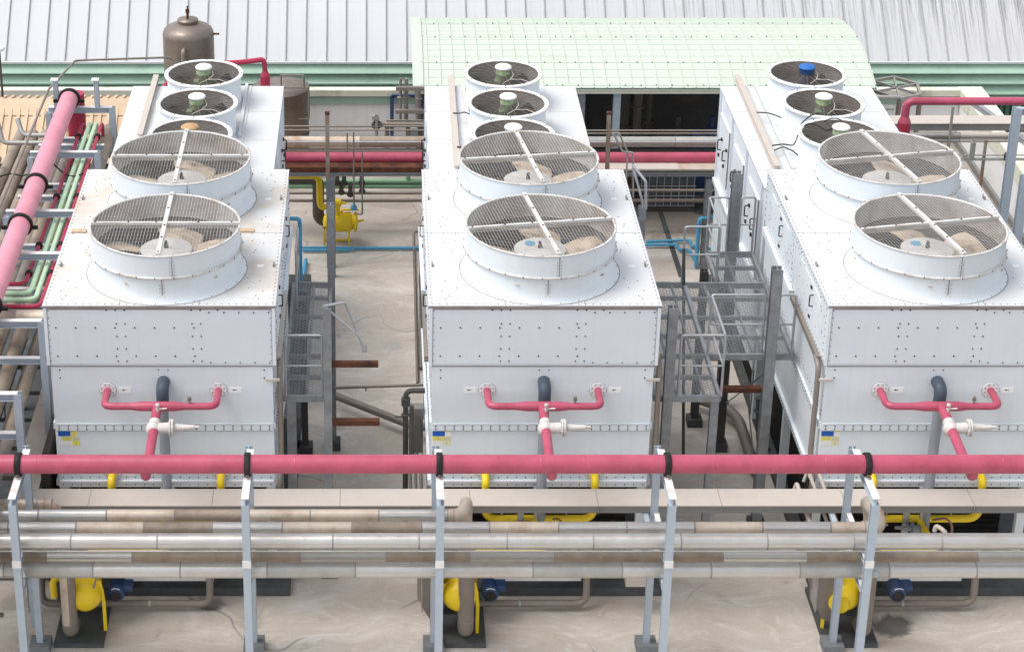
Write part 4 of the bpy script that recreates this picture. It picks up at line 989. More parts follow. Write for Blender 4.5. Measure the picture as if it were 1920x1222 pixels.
m = MB(); m.bar((a.x, 47.2, 0), (a.x, 47.2, a.z), .09, .06, 0, (0, 1, 0)); m.build('upright', 'bluemotor', t)
m = MB(); a, b = PY(762, 235, 43.6), PY(797, 255, 43.6); m.box(a.x, b.x, 43.4, 43.9, b.z, a.z); solo(m, 'electrical_box', 'greypipe', 'blue grey electrical box behind the brown manifold', 'electrical box')

# =====================================================================
# RIGHT BACK AREA
# =====================================================================
t = thing('pipe', 'pink pipe rising behind the right tower through a reducer and turning right', 'pipe', PY(1698, 250, 38.2))
a, b = PY(1700, 190, 38.2), PY(1925, 190, 38.2); a.z = b.z
MB().tube([(a.x, 38.2, a.z - .35), (a.x, 38.2, a.z), (b.x + 3, 38.2, a.z)], .082, 0, 20, .26).cyl((a.x, 38.2, a.z - .45), (a.x, 38.2, a.z - .33), .13, 20, 0, .082).build('upper_run', 'pink', t)
MB().cyl((a.x, 38.2, 1), (a.x, 38.2, a.z - .45), .13, 22).build('riser', 'red', t)
# beam tray on the right
a, b = PY(1640, 226, 40.6), PY(1925, 226, 40.6)
m = MB(); m.box(a.x, b.x + 2, 40.4, 40.85, a.z - .16, a.z, 0); m.box(a.x, b.x + 2, 40.38, 40.86, a.z + .0, a.z + .015, 1)
solo(m, 'duct_tray', ['ductside', 'duct'], 'beige topped duct beam crossing at right behind the towers', 'duct')
for k, (dz, r) in enumerate(((.24, .06), (.36, .05))):
    a2 = PY(1640, 226, 40.6); jpipe('insulated_pipe', (a.x, 40.35 - .0, a.z - dz), (b.x + 2, 40.35, a.z - dz), r, ('aludull', 'duct'), 1.8, ('upper' if k == 0 else 'lower') + ' of two clad pipes slung under the beige duct beam at right', 'clad pipes at right', k + 2)
for k, (u, v) in enumerate(((1787, 200), (1780, 265))):
    p = PY(u, v, 40.3 + k); solo(MB().bar((p.x, p.y, 0), (p.x, p.y, p.z), .05, .05, 0, (0, 1, 0)), 'hanger_rod', 'aludull', 'slim grey support rod by the right parapet, ' + ('behind the pink pipe' if k == 0 else 'below the beige duct beam'), 'rod', 'slim rods at right')
a, b = PY(1797, 291, 38.5), PY(1925, 291, 38.5)
for k, dz in enumerate((0, .075, .11)):
    solo(MB().cyl((PY(1760, 290, 38.5).x, 38.5, a.z - dz), (b.x + 1, 38.5, a.z - dz), .015, 8), 'thin_pipe', 'aludull', ('top', 'middle', 'bottom')[k] + ' of three thin grey pipes crossing at the right parapet', 'pipe', 'thin pipes at right')
p = PY(1888, 291, 38.5); m = MB(); m.lathe([(.02, -.07), (.06, -.06), (.06, -.02), (.02, 0), (.06, .02), (.06, .06), (.02, .07)], (p.x, 38.45, p.z), 12, 0, 'x'); m.box(p.x - .05, p.x + .05, 38.42, 38.5, p.z - .1, p.z + .06)
solo(m, 'small_valve', 'bolt', 'small black valve on the thin grey pipes at right', 'valve')
p, q = PY(1849, 262, 38.6), PY(1842, 350, 38.6)
solo(MB().bar((p.x, 38.6, 0), (p.x, 38.6, p.z), .055, .055, 0, (0, 1, 0)), 'brown_post', 'rustpost', 'slender brown post under the beige duct beam at right', 'post')
p = PY(1826, 262, 38.4); m = MB(); m.cyl((p.x, 38.4, p.z - .45), (p.x, 38.4, p.z - .06), .055, 14); m.cyl((p.x, 38.4, p.z - .06), (p.x, 38.4, p.z + .02), .02, 8); m.tube([(p.x, 38.4, p.z), (p.x + .25, 38.4, p.z)], .012, 0, 6)
solo(m, 'filter_cylinder', 'aludull', 'small hanging grey filter cylinder left of the slender brown post', 'filter')
p = PY(1889, 340, 36.5); m = MB(); m.bar((p.x, 36.5, 0), (p.x, 36.5, p.z - .12), .04, .05, 0, (0, 1, 0)); m.box(p.x - .08, p.x + .08, 36.45, 36.55, p.z - .14, p.z - .08); m.dome((p.x + .02, 36.5, p.z - .02), .05, .05, 14, 1, 5, .0); m.dome((p.x + .02, 36.5, p.z - .02), .05, -.05, 14, 1, 5, .0)
solo(m, 'gauge_stand', ['taupe', 'bolt'], 'brown stand with a round black gauge beside the tall right posts', 'gauge')
for k, (u0, v0, u1) in enumerate(((1908, 202, 1887), (1922, 330, 1905))):
    Y = 35.6 - k * 1.4; p = PY(u0, v0, Y)
    m = MB(); m.hbeam((p.x, Y, 0), (p.x, Y, p.z), .15, .15, .014, 0, (0, 1, 0)); 
    if k == 0: m.hbeam((p.x, Y, p.z - .06), (p.x + 1.5, Y - .2, p.z - .06), .12, .12, .012)
    solo(m, 'steel_post', 'post', ('tall pale blue steel post carrying the pink pipe at the right edge', 'second pale blue steel post, nearer and lower at the right edge')[k], 'post', 'pale blue posts at right')
p = PY(1905, 265, 40); m = MB(); m.hbeam((p.x - .6, 41.5, p.z + .35), (p.x + .8, 39, p.z - .3), .12, .12, .014); solo(m, 'brace_beam', 'galvrail', 'slanted grey brace beam beyond the tall pale blue post', 'beam')
# hexagonal tank frame
c = PZ(1681, 165, 2.55); t = thing('hexagonal_frame', 'weathered hexagonal steel frame with spokes on short posts behind the right unit', 'frame', (c.x, c.y, 0))
r = .58; hp = [(c.x + r * math.cos(R(60 * k + 20)), c.y + r * 1.25 * math.sin(R(60 * k + 20)), 2.55) for k in range(6)]
m = MB()
for k in range(6): m.bar(hp[k], hp[(k + 1) % 6], .06, .07)
m.build('ring_frame', 'aludull', t); m = MB()
for k in range(6): m.bar(hp[k], (c.x, c.y, 2.55), .045, .05)
m.build('spokes', 'aludull', t)
for k in (4, 5, 2): MB().cyl((hp[k][0], hp[k][1], 0), (hp[k][0], hp[k][1], 2.5), .06, 12).build('leg', 'taupe', t)
m = MB(); m.bar((hp[4][0], hp[4][1], 1.75), (hp[5][0], hp[5][1], 1.75), .03, .03); m.bar((hp[4][0], hp[4][1], 2.45), (hp[5][0], hp[5][1], 1.8), .025, .025); m.build('brace', 'aludull', t)
p = PY(1660, 182, 41); solo(MB().cyl((p.x - .25, 41, p.z), (p.x + .3, 41, p.z), .04, 10).cyl((p.x - .2, 41, p.z - .25), (p.x + .2, 41, p.z - .25), .06, 10).cyl((p.x, 41, 0), (p.x, 41, p.z - .2), .04, 10), 'pipe_stub', 'aludull', 'grey pipe stubs on a stand left of the hexagonal frame', 'pipe')
p = PZ(1756, 264, .06); solo(MB().lathe([(.11, -.06), (.12, .03), (.09, .06), (.001, .06)], p, 16), 'rubber_ring', 'rubber', 'small black rubber ring lying on the deck by the right parapet', 'ring')
# lamp dish at the far left edge
p = PY(-2, 92, 45); m = MB(); m.lathe([(.001, .06), (.10, .05), (.14, 0), (.13, -.03), (.001, -.03)], p, 24, 0); m.cyl((p.x, 45, 0), (p.x, 45, p.z - .02), .03, 8, 1)
solo(m, 'warning_light', ['capwhite', 'galvdark'], 'round white lamp cut by the left picture edge above the tan roof', 'lamp')

# =====================================================================
# TOWER PLINTHS
# =====================================================================
for k, (xa, xb, nm_) in enumerate(((-5.05, -1.42, 'left'), (.92, 4.70, 'middle'), (7.15, 15.2, 'right'))):
    m = MB(); m.box(xa, xb, 27.75, 39.4, 0, .16)
    solo(m, 'dark_slab', 'pad', 'dark wet concrete plinth under the ' + nm_ + ' cooling tower', 'plinth', 'plinths under the towers')

# =====================================================================
# GRATING PLATFORMS
# =====================================================================
PZ_ = 3.33
def grating(m, x0, x1, y0, y1, z=PZ_):
    # expanded metal: strands crossing in long diamonds
    def clip(xa, ya, dx, dy):
        t0, t1 = -1e9, 1e9
        for p, d, lo, hi in ((xa, dx, x0, x1), (ya, dy, y0, y1)):
            if abs(d) < 1e-9: continue
            a, b = sorted(((lo - p) / d, (hi - p) / d)); t0, t1 = max(t0, a), min(t1, b)
        return (t0, t1) if t1 - t0 > .02 else None
    for s_ in (1, -1):
        dx, dy = .82, s_ * .42
        c = y0 - abs(dy / dx) * (x1 - x0) - .1
        while c < y1 + abs(dy / dx) * (x1 - x0) + .1:
            r = clip(x0, c, dx, dy)
            if r: m.bar((x0 + dx * r[0], c + dy * r[0], z), (x0 + dx * r[1], c + dy * r[1], z), .0042, .007)
            c += .058
def edge(m, x0, x1, y0, y1, z=PZ_, h=.11):
    for a, b in (((x0, y0), (x1, y0)), ((x0, y1), (x1, y1)), ((x0, y0), (x0, y1)), ((x1, y0), (x1, y1))):
        m.bar((a[0], a[1], z - h / 2 + .01), (b[0], b[1], z - h / 2 + .01), .05, h)
def rail(parent, pts, posts=True, h=1.1, r=.021, drop=None):
    m = MB(); P = [Vector((p[0], p[1], PZ_)) for p in pts]
    up = Vector((0, 0, h))
    m.tube([P[0]] + [p + up for p in P] + [P[-1]], r, 0, 10, .06)
    m.tube([p + up * .5 for p in P], r * .85, 0, 8, .02)
    L = sum((P[i + 1] - P[i]).length for i in range(len(P) - 1))
    for p in P[1:-1]: m.tube([p, p + up], r, 0, 8)
    return m.build('handrail', 'galvrail', parent)
def platform(lab, rects, legs, rails, posts, under, loc):
    t = thing('access_platform', lab, 'platform', loc, 'galvanised grating platforms between the towers')
    m = MB()
    for r in rects: grating(m, r[0] - .03, r[1] + .03, r[2], r[3] + .02)
    m.build('grating', 'galvrail', t)
    m = MB()
    for i, r in enumerate(rects): e = .007 * i; edge(m, r[0] + e, r[1] - e, r[2] + e, r[3] - e, PZ_ - .004 * i)
    for r in rects:
        y = r[2] + .7
        while y < r[3] - .3: m.bar((r[0], y, PZ_ - .05), (r[1], y, PZ_ - .05), .06, .07); y += .72
        x = r[0] + .36
        while x < r[1] - .2: m.bar((x, r[2], PZ_ - .055), (x, r[3], PZ_ - .055), .035, .06); x += .45
    m.build('support_frame', 'galv', t)
    for (x, y, zt, w_, mt) in legs:
        m = MB(); m.hbeam((x, y, .15), (x, y, zt), w_, w_, .014, 0, (0, 1, 0)); m.box(x - .14, x + .14, y - .14, y + .14, 0, .16, 1)
        m.build('post', [mt, 'pad'], t)
    for r in rails: rail(t, r)
    return t
platform('narrow grating walkway on posts along the right side of the left cooling tower', [(-1.49, -.82, 28.5, 32.6)],
         [(-.78, 28.38, 5.0, .13, 'galv'), (-.81, 32.45, 4.95, .13, 'galv'), (-1.38, 28.56, 3.25, .15, 'galv'), (-1.32, 32.3, 3.25, .12, 'galvdark')],
         [[(-1.46, 28.5), (-.87, 28.5)], [(-1.40, 32.6), (-1.40, 31.6)]], None, None, (-1.15, 28.5, 0))
tp = platform('wide stepped grating platform on tall posts between the middle and right cooling towers', [(4.50, 5.54, 28.5, 32.6), (5.54, 7.0, 29.9, 32.6), (6.13, 7.0, 32.6, 33.9)],
         [(4.68, 28.38, 5.0, .15, 'galv'), (6.58, 29.78, 5.0, .17, 'galv'), (6.62, 33.98, 4.9, .17, 'galv'), (4.69, 32.45, 4.9, .13, 'galv'), (5.48, 28.6, 3.24, .13, 'galv'), (6.02, 33.3, 3.24, .14, 'galvdark'), (6.35, 32.4, 3.24, .16, 'galvdark')],
         [[(4.86, 28.5), (5.56, 28.5), (5.56, 29.9)], [(5.56, 29.93), (6.46, 29.93)], [(6.70, 29.93), (6.97, 29.93)], [(5.50, 32.62), (6.13, 32.62)], [(6.13, 32.7), (6.13, 33.9), (6.50, 33.9)], [(6.72, 33.9), (6.98, 33.9)]], None, None, (5.8, 30, 0))
# rear pair of raking struts by the platform
solo(MB().bar((5.62, 31.9, .1), (5.50, 32.62, 4.0), .05, .05), 'raking_strut', 'galvdark', 'dark raking strut rising to the left end of the rear handrail', 'strut')
# rusty stubs
for k, (x0, x1, y, z, lab) in enumerate(((-.74, .03, 28.40, 3.97, 'dark rusty channel stub sticking out from the left walkway post, upper one'), (-.74, .05, 28.40, 2.92, 'brown rusty angle stub with a pale end, lower one on the left walkway post'),
                                (5.72, 6.50, 29.9, 2.68, 'brown rusty angle stub below the wide platform, lower one'), (5.70, 6.25, 30.4, 3.02, 'rusty flaking channel stub directly below the wide platform'))):
    m = MB()
    if k == 0: m.box(x0, x1, y - .04, y + .04, z - .045, z + .045)
    else: m.box(x0, x1, y - .06, y + .05, z + .02, z + .035); m.box(x0, x1, y - .06, y - .045, z - .055, z + .02)
    solo(m, 'steel_stub', 'rust', lab, 'steel stub', 'rusty stubs')
m = MB(); a, b, c, d = PY(607, 574, 28.4), PY(648, 567, 28.6), PY(684, 657, 28.5), PY(676, 632, 28.4)
m.tube([a, b, c], .026, 0, 10, .05); m.tube([a, d], .022, 0, 8); m.box(c.x - .05, c.x + .035, c.y - .01, c.y + .01, c.z - .03, c.z + .1)
solo(m, 'bent_bracket', 'galvrail', 'bent galvanised tube bracket dangling from the left walkway post', 'bracket')
m = MB(); a, b, c = PY(1186, 309, 32.6), PY(1211, 340, 32.4), PY(1211, 392, 32.4); d = PY(1207, 388, 32.45)
m.tube([a, b, c], .024, 0, 8, .05); m.tube([a, d], .02, 0, 8)
solo(m, 'bent_bracket', 'galvrail', 'bent rusty tipped tube bracket at the back right corner of the middle tower', 'bracket')
m = MB(); a, b, c, e = PY(1150, 250, 39.4), PY(1168, 285, 39.4), PY(1187, 286, 39.4), PY(1187, 370, 39.4)
m.tube([a, b, c, e], .022, 0, 8, .06); m.tube([a + Vector((.12, 0, 0)), b + Vector((.1, 0, 0)), b + Vector((.1, 0, -1))], .02, 0, 8, .06)
solo(m, 'bent_handrail', 'aludull', 'thin bent handrail in front of the pink pipe behind the middle tower', 'handrail')
# cross bracing below the wide platform
m = MB(); a, b, c = PY(1362, 755, 31.5), PY(1400, 727, 31.5), PY(1440, 692, 31.0)
m.tube([a, b], .012, 0, 6); m.tube([b, c], .02, 0, 6); m.tube([PY(1345, 724, 31.5), PY(1445, 728, 31.2)], .02, 0, 6); m.tube([b, PY(1412, 850, 31.3)], .012, 0, 6)
solo(m, 'cross_brace', 'galv', 'crossed rod bracing below the wide platform', 'brace')
solo(MB().tube([PZ(1300, 745, .25), PZ(1362, 765, .25), PZ(1385, 785, .25), PZ(1415, 880, .2)], .10, 0, 14, .4), 'insulated_pipe', 'taupe', 'bent grey brown pipe on the deck below the wide platform', 'pipe')
solo(MB().tube([PY(1425, 745, 30.5), PY(1425, 830, 30.5), PY(1440, 845, 30.5)], .07, 0, 14, .1).lathe([(.07, -.03), (.11, 0), (.07, .03)], PY(1425, 770, 30.5), 16), 'flanged_pipe', 'galvdark', 'dark flanged pipe leg against the right tower below the platform', 'pipe')

# middle yard odds and ends
a = PZ(776, 452, .06); b = PZ(783, 718, .06)
solo(MB().tube([(a.x + .35, a.y, .3), (a.x, a.y, .3), (a.x, a.y - .3, .06), (b.x, b.y, .06)], .03, 0, 8), 'conduit', 'taupe', 'thin brown conduit lying along the deck left of the middle tower', 'conduit')
a = PZ(784, 452, .06); b = PZ(790, 690, .06)
solo(MB().tube([(a.x + .05, a.y - 1, .05), (b.x, b.y, .05)], .045, 0, 8), 'conduit', 'taupe', 'thicker brown pipe on the deck beside the middle tower plinth', 'conduit')
solo(MB().tube([PY(628, 727, 31.5), PY(800, 721, 31.5)], .028, 0, 8).tube([PY(686, 724, 31.48), PY(686, 733, 31.48)], .012, 0, 6), 'pipe', 'taupe', 'thin grey pipe crossing the yard to the middle tower', 'pipe')
solo(MB().tube([PZ(630, 742, .28), PZ(778, 800, .28), PZ(800, 800, .28)], .075, 0, 14, .3), 'insulated_pipe', 'taupe', 'grey brown pipe slanting across the deck to the middle tower', 'pipe')
a, b, c = PY(797, 732, 29.5), PY(761, 732, 29.5), PY(761, 872, 29.5)
m = MB(); m.tube([a, b, (b.x, 29.5, .2)], .045, 0, 12, .12); m.cyl((b.x, 29.5, b.z - .28), (b.x, 29.5, b.z - .14), .075, 12); m.lathe([(.045, -.02), (.08, 0), (.045, .02)], (b.x, 29.5, b.z - .46), 14); m.tube([(b.x - .18, 29.5, b.z - .5), (b.x, 29.5, b.z - .5)], .012, 0, 6)
m.tube([(b.x, 29.48, b.z - .38), (b.x + .10, 29.46, b.z - .36), (b.x + .13, 29.46, b.z - .48), (b.x + .24, 29.46, b.z - .5), (b.x + .28, 29.5, b.z - .9)], .008, 0, 5, .05)
m.box(b.x - .12, b.x + .32, 29.46, 29.54, b.z - 1.32, b.z - 1.26)
solo(m, 'drain_pipe', 'galvdark', 'black drain pipe with valve and curled wire left of the middle tower', 'pipe')
for k, (u, v0, v1, r, mt) in enumerate(((772, 760, 880, .035, 'galvdark'), (768, 868, 925, .03, 'aludull'), (778, 850, 925, .025, 'aludull'), (788, 850, 925, .03, 'galvrail'))):
    a, b = PY(u, v0, 28.8), PY(u + 2, v1, 28.8); solo(MB().cyl(b, a, r, 10), 'upright_pipe', mt, ('dark slim', 'leftmost pale', 'middle pale', 'rightmost pale')[k] + ' upright pipe by the front left corner of the middle tower', 'pipe', 'upright pipes by the middle tower')
a = PY(778, 780, 30.2); solo(MB().box(a.x - .1, .80, 30.1, 30.3, a.z - .9, a.z + .2), 'cable_box', 'ductside', 'grey box behind the black drain pipe', 'box')
for k, (u0, v0, u1, v1, r) in enumerate(((1494, 905, 1512, 960, .035), (1515, 880, 1555, 990, .03), (1533, 880, 1572, 985, .03))):
    solo(MB().tube([PY(u0 - 8, v0 + 22, 27.9), PY(u0, v0, 27.9), PY(u1, v1, 27.3), PY(u1 + 10, v1 + 30, 27.1)], r, 0, 8, .06), 'angled_pipe', 'duct', ('leftmost hooked', 'middle', 'rightmost')[k] + ' angled beige pipe at the front left foot of the right tower', 'pipe', 'angled beige pipes')

# =====================================================================
# BEIGE DUCT along the tower fronts, returning beside the left tower
# =====================================================================
t = thing('cable_duct', 'long beige topped duct across the tower fronts that turns back beside the left tower', 'duct', (3, 27.4, 2))
m = MB(); ZD = 2.13
m.box(-5.83, 15, 27.16, 27.62, ZD - .15, ZD - .02, 1); m.box(-5.85, 15, 27.14, 27.63, ZD - .02, ZD, 0)
m.box(-5.83, -5.42, 27.62, 34.5, ZD - .15, ZD - .02, 1); m.box(-5.85, -5.40, 27.63, 34.5, ZD - .02, ZD, 0)
for k in range(10):
    x = -4.55 + k * 2.0 + .05 * math.sin(k * 5); m.box(x - .006, x + .006, 27.135, 27.64, ZD - .152, ZD + .002, 2); m.box(x - .03, x - .018, 27.13, 27.16, ZD - .10, ZD - .085, 2); m.box(x + .03, x + .042, 27.13, 27.16, ZD - .10, ZD - .085, 2)
for k in range(4): y = 28.6 + k * 1.7; m.box(-5.86, -5.395, y - .006, y + .006, ZD - .152, ZD + .002, 2)
m.bar((-5.84, 27.16, ZD), (-5.41, 27.62, ZD), .012, .005, 2)
m.build('casing', ['duct', 'ductside', 'seam'], t)
for x in (-5.30, -1.93, .895, 4.25, 7.19):
    MB().box(x - .04, x + .04, 26.38, 27.5, ZD - .21, ZD - .155).build('support_arm', 'post', t)
for x in (-5.6, 11.5):
    MB().box(x - .05, x + .05, 27.3, 27.4, 0, ZD - .15).build('post', 'galv', t)
m = MB(); m.box(-5.36, -5.25, 27.7, 33, .3, 2.6); solo(m, 'gap_shade_sheet', 'bolt', 'black sheet standing for the shade in the gap between beige duct and left cooling tower', 'panel')  # black sheet paints the shade of the narrow gap

# =====================================================================
# PIPES OF EACH TOWER FRONT (local to x centre)
# =====================================================================
nm3 = ('left', 'middle', 'right'); VX = (-4.68, 1.31, 7.52)
YF = 27.94 + .022
for i, xc in enumerate(TX):
    t = thing('pipe_manifold', 'pink U shaped pipe manifold with a valve on the front of the ' + nm3[i] + ' cooling tower', 'pipe manifold', (xc, YF, 3.745), 'pink manifolds on the tower fronts')
    xL, xR, Ym, z = xc - .87, xc + .88, YF - .52, 3.745; xt = xc - .03
    MB().tube([(xL, YF - .02, z), (xL, Ym, z), (xR, Ym, z), (xR, YF - .02, z)], .058, 0, 16, .14).lathe([(.058, -.42), (.078, -.26), (.078, .26), (.058, .42)], (xt, Ym, z), 18, 0, 'x').build('header_loop', 'pink', t)
    MB().cyl((xt, Ym, z), (xt, Ym - .47, z - .02), .075, 18).build('upper_branch', 'pink', t)
    MB().tube([(xt, Ym - .62, z - .05), (xt, 25.6, z - .15), (xt, 25.6, z + .02)], .075, 0, 18, .12).build('lower_branch', 'pink', t)
    m = MB(); yv = Ym - .60; zv = z - .05
    m.lathe([(.001, -.115), (.07, -.10), (.105, -.05), (.115, 0), (.105, .05), (.07, .10), (.001, .115)], (xt - .01, yv, zv), 24, 0, 'z'); m.cyl((xt, yv + .17, z - .02), (xt, yv, zv), .085, 18, 0, .09)
    m.cyl((xt, yv, zv), (xt + .24, yv, zv + .02), .085, 18); m.cyl((xt + .24, yv, zv + .02), (xt + .262, yv, zv + .02), .135, 20); m.cyl((xt + .272, yv, zv + .02), (xt + .30, yv, zv + .02), .135, 20)
    for a in range(8): m.cyl((xt + .23, yv + .11 * math.cos(a * math.pi / 4), zv + .02 + .11 * math.sin(a * math.pi / 4)), (xt + .312, yv + .11 * math.cos(a * math.pi / 4), zv + .02 + .11 * math.sin(a * math.pi / 4)), .013, 6)
    m.cyl((xt + .30, yv, zv + .02), (xt + .38, yv, zv + .02), .06, 14); m.cyl((xt + .38, yv, zv + .02), (xt + .62, yv, zv + .03), .055, 14, 0, .035); m.cyl((xt + .62, yv, zv + .03), (xt + .69, yv, zv + .03), .026, 12, 0, .02)
    m.build('valve', 'valve', t)
    m = MB(); m.cyl((xt + .03, Ym - .26, z + .06), (xt + .03, Ym - .26, z + .14), .02, 10); m.cyl((xt, Ym - .26, z + .10), (xt + .17, Ym - .26, z + .11), .014, 8); m.lathe([(.001, .14), (.035, .15), (.03, .19), (.001, .2)], (xt + .03, Ym - .26, z), 10)
    m.build('gauge_cock', 'valve', t)
    m = MB(); x = xc + .47; m.cyl((x, Ym, z + .05), (x, Ym, z + .14), .014, 8); m.box(x - .03, x + .03, Ym - .02, Ym + .02, z + .10, z + .13); m.cyl((x, Ym, z + .14), (x, Ym, z + .17), .026, 8)
    m.build('vent_cock', 'taupe', t)
    # slate elbow and grey down pipe
    t = thing('overflow_pipe', 'grey overflow pipe with a slate elbow down the front of the ' + nm3[i] + ' cooling tower', 'pipe', (xc, YF, 3.9), 'grey overflow pipes on the tower fronts')
    MB().tube([(xc + .02, YF, 3.90), (xc + .02, YF - .24, 3.90), (xc + .02, YF - .24, 3.62)], .10, 0, 18, .17).build('elbow', 'darkgreypipe', t)
    MB().cyl((xc + .02, YF - .24, 3.65), (xc + .02, YF - .24, 1.2), .082, 18).build('down_pipe', 'greypipe', t)
    m = MB(); m.box(xc - .09, xc + .13, YF - .3, YF - .1, 1.99, 2.03); m.build('bracket', 'galvrail', t)
    # yellow suction loop
    t = thing('suction_loop', 'yellow U shaped suction pipe low on the front of the ' + nm3[i] + ' cooling tower', 'pipe', (xc, YF, 1.6), 'yellow suction loops')
    z0, z1, Yl = 2.22, 1.50, 27.74
    MB().tube([(xL, YF - .02, z0), (xL, Yl, z0), (xL, Yl, z1), (xR, Yl, z1), (xR, Yl, z0), (xR, YF - .02, z0)], .062, 0, 16, .2).build('loop', 'yellow', t)
    m = MB(); m.cyl((xc - .2, Yl, z1), (xc - .2, Yl, z1 - .001), .01, 6); m.tube([(xc - .08, Yl, z1), (xc - .04, Yl - .25, z1 - .05), (xc + .08, 27.0, 1.36), (VX[i] + .05, 27.0, 1.36), (VX[i] + .05, 27.0, 1.0)], .055, 0, 14, .2)
    m.build('branch', 'yellow', t)
    m = MB(); m.lathe([(.001, -.1), (.08, -.06), (.09, 0), (.08, .06), (.001, .1)], (xc - .05, Yl - .18, z1 - .08), 18); m.cyl((xc - .05, Yl - .18, z1 - .08), (xc - .22, Yl - .18, z1 - .07), .065, 14); m.cyl((xc - .2, Yl - .18, z1 - .07), (xc - .23, Yl - .18, z1 - .07), .11, 16); m.cyl((xc - .23, Yl - .18, z1 - .07), (xc - .5, Yl - .18, z1 - .05), .05, 12, 0, .025)
    m.build('valve', 'greypipe', t)
    m = MB(); m.cyl((xc - .6, Yl, z1 + .06), (xc - .6, Yl, z1 + .12), .015, 8); m.box(xc - .62, xc - .58, Yl - .075, Yl + .075, z1 - .09, z1 - .06); m.cyl((xc + .44, Yl, z1 + .05), (xc + .44, Yl, z1 + .14), .012, 8); m.build('cock', 'aludull', t)
    for k, (dx, w_) in enumerate(((-.30, .05), (-.03, .05))):
        m = MB(); m.box(xc + dx - .05, xc + dx + .05, 27.66, 27.70, .5, 1.95); solo(m, 'riser_bracket', 'galvrail', 'grey upright strip behind the yellow loop of the ' + nm3[i] + ' tower, ' + ('outer' if k == 0 else 'inner') + ' one', 'bracket', 'upright strips under the towers')
    # drain line
    t = thing('drain_line', 'low brown drain pipe along the front plinth of the ' + nm3[i] + ' tower', 'pipe', (xc, 27.3, .2), 'low drain lines')
    yy, r = 27.35, .06; xa = {0: xc - 2.05, 1: xc - 1.9, 2: xc - 1.75}[i]; xb = xc + {0: .58, 1: .68, 2: .75}[i] + .1
    MB().tube([(xa, yy + .2, .9), (xa, yy, .14), (xb, yy, .14), (xb, yy + .1, 1.2)], r, 0, 14, .18).build('pipe_run', 'taupe', t)
    for x in (xc - .3,): MB().cyl((x - .02, yy, .14), (x + .02, yy, .14), r + .01, 14).build('coupling', 'aludull', t)
    # circulation pump motor
    t = thing('pump_motor', 'dark blue pump motor on the skid below the ' + nm3[i] + ' tower', 'pump', (xc - .72, 27.2, .5), 'blue pump motors')
    x = xc - {0: .78, 1: .8, 2: .5}[i]
    m = MB(); m.lathe([(.09, -.02), (.125, 0), (.135, .06), (.13, .30), (.10, .32), (.001, .32)], (x, 26.95, .58), 24, 0, 'y'); m.box(x + .1, x + .25, 27.05, 27.25, .58, .68)
    for a in range(10): m.bar((x + .13 * math.cos(a * .63), 27.0, .58 + .13 * math.sin(a * .63)), (x + .13 * math.cos(a * .63), 27.22, .58 + .13 * math.sin(a * .63)), .01, .02)
    m.build('housing', 'bluemotor', t)
    m = MB(); m.lathe([(.085, -.021), (.001, -.023)], (x, 26.95, .58), 20, 0, 'y'); m.build('fan_cowl', 'bolt', t)
    m = MB(); n = 8
    pts = [(x + .118 * math.cos(R(55 + k * 10)), 26.94, .58 + .118 * math.sin(R(55 + k * 10)) + .012) for k in range(n)]
    m.tube(pts, .006, 0, 6, .001); m.build('white_stripe', 'capwhite', t)
# flexible hose and small bits
solo(MB().tube([PY(1748, 975, 27.3), PY(1775, 970, 27.3), PY(1786, 985, 27.3), PY(1784, 1000, 27.3)], .02, 0, 8, .1), 'flexible_hose', 'hose', 'brown flexible hose curling beside the yellow valve of the right tower', 'hose')
solo(MB().tube([PY(1036, 973, 27.3), PY(1048, 972, 27.3), PY(1055, 982, 27.3)], .018, 0, 8, .1), 'flexible_hose', 'hose', 'brown flexible hose under the yellow loop of the middle tower', 'hose')
solo(MB().tube([PY(1752, 995, 26.9), PY(1755, 985, 26.9), PY(1764, 990, 26.8), PY(1772, 997, 26.6)], .035, 0, 10, .05), 'bent_pipe', 'duct', 'short beige bent pipe end right of the yellow valve', 'pipe')
a = PY(1200, 1088, 27.3); solo(MB().box(a.x - .24, a.x + .14, 27.2, 27.4, a.z - .05, a.z + .08).tube([(a.x - .02, 27.25, a.z - .05), (a.x - .02, 27.2, a.z - .15), (a.x + .04, 27.2, a.z - .12)], .015, 1, 6), 'junction_box', ['duct', 'bolt'], 'small beige junction box hanging under the lower pipes near the middle', 'box')

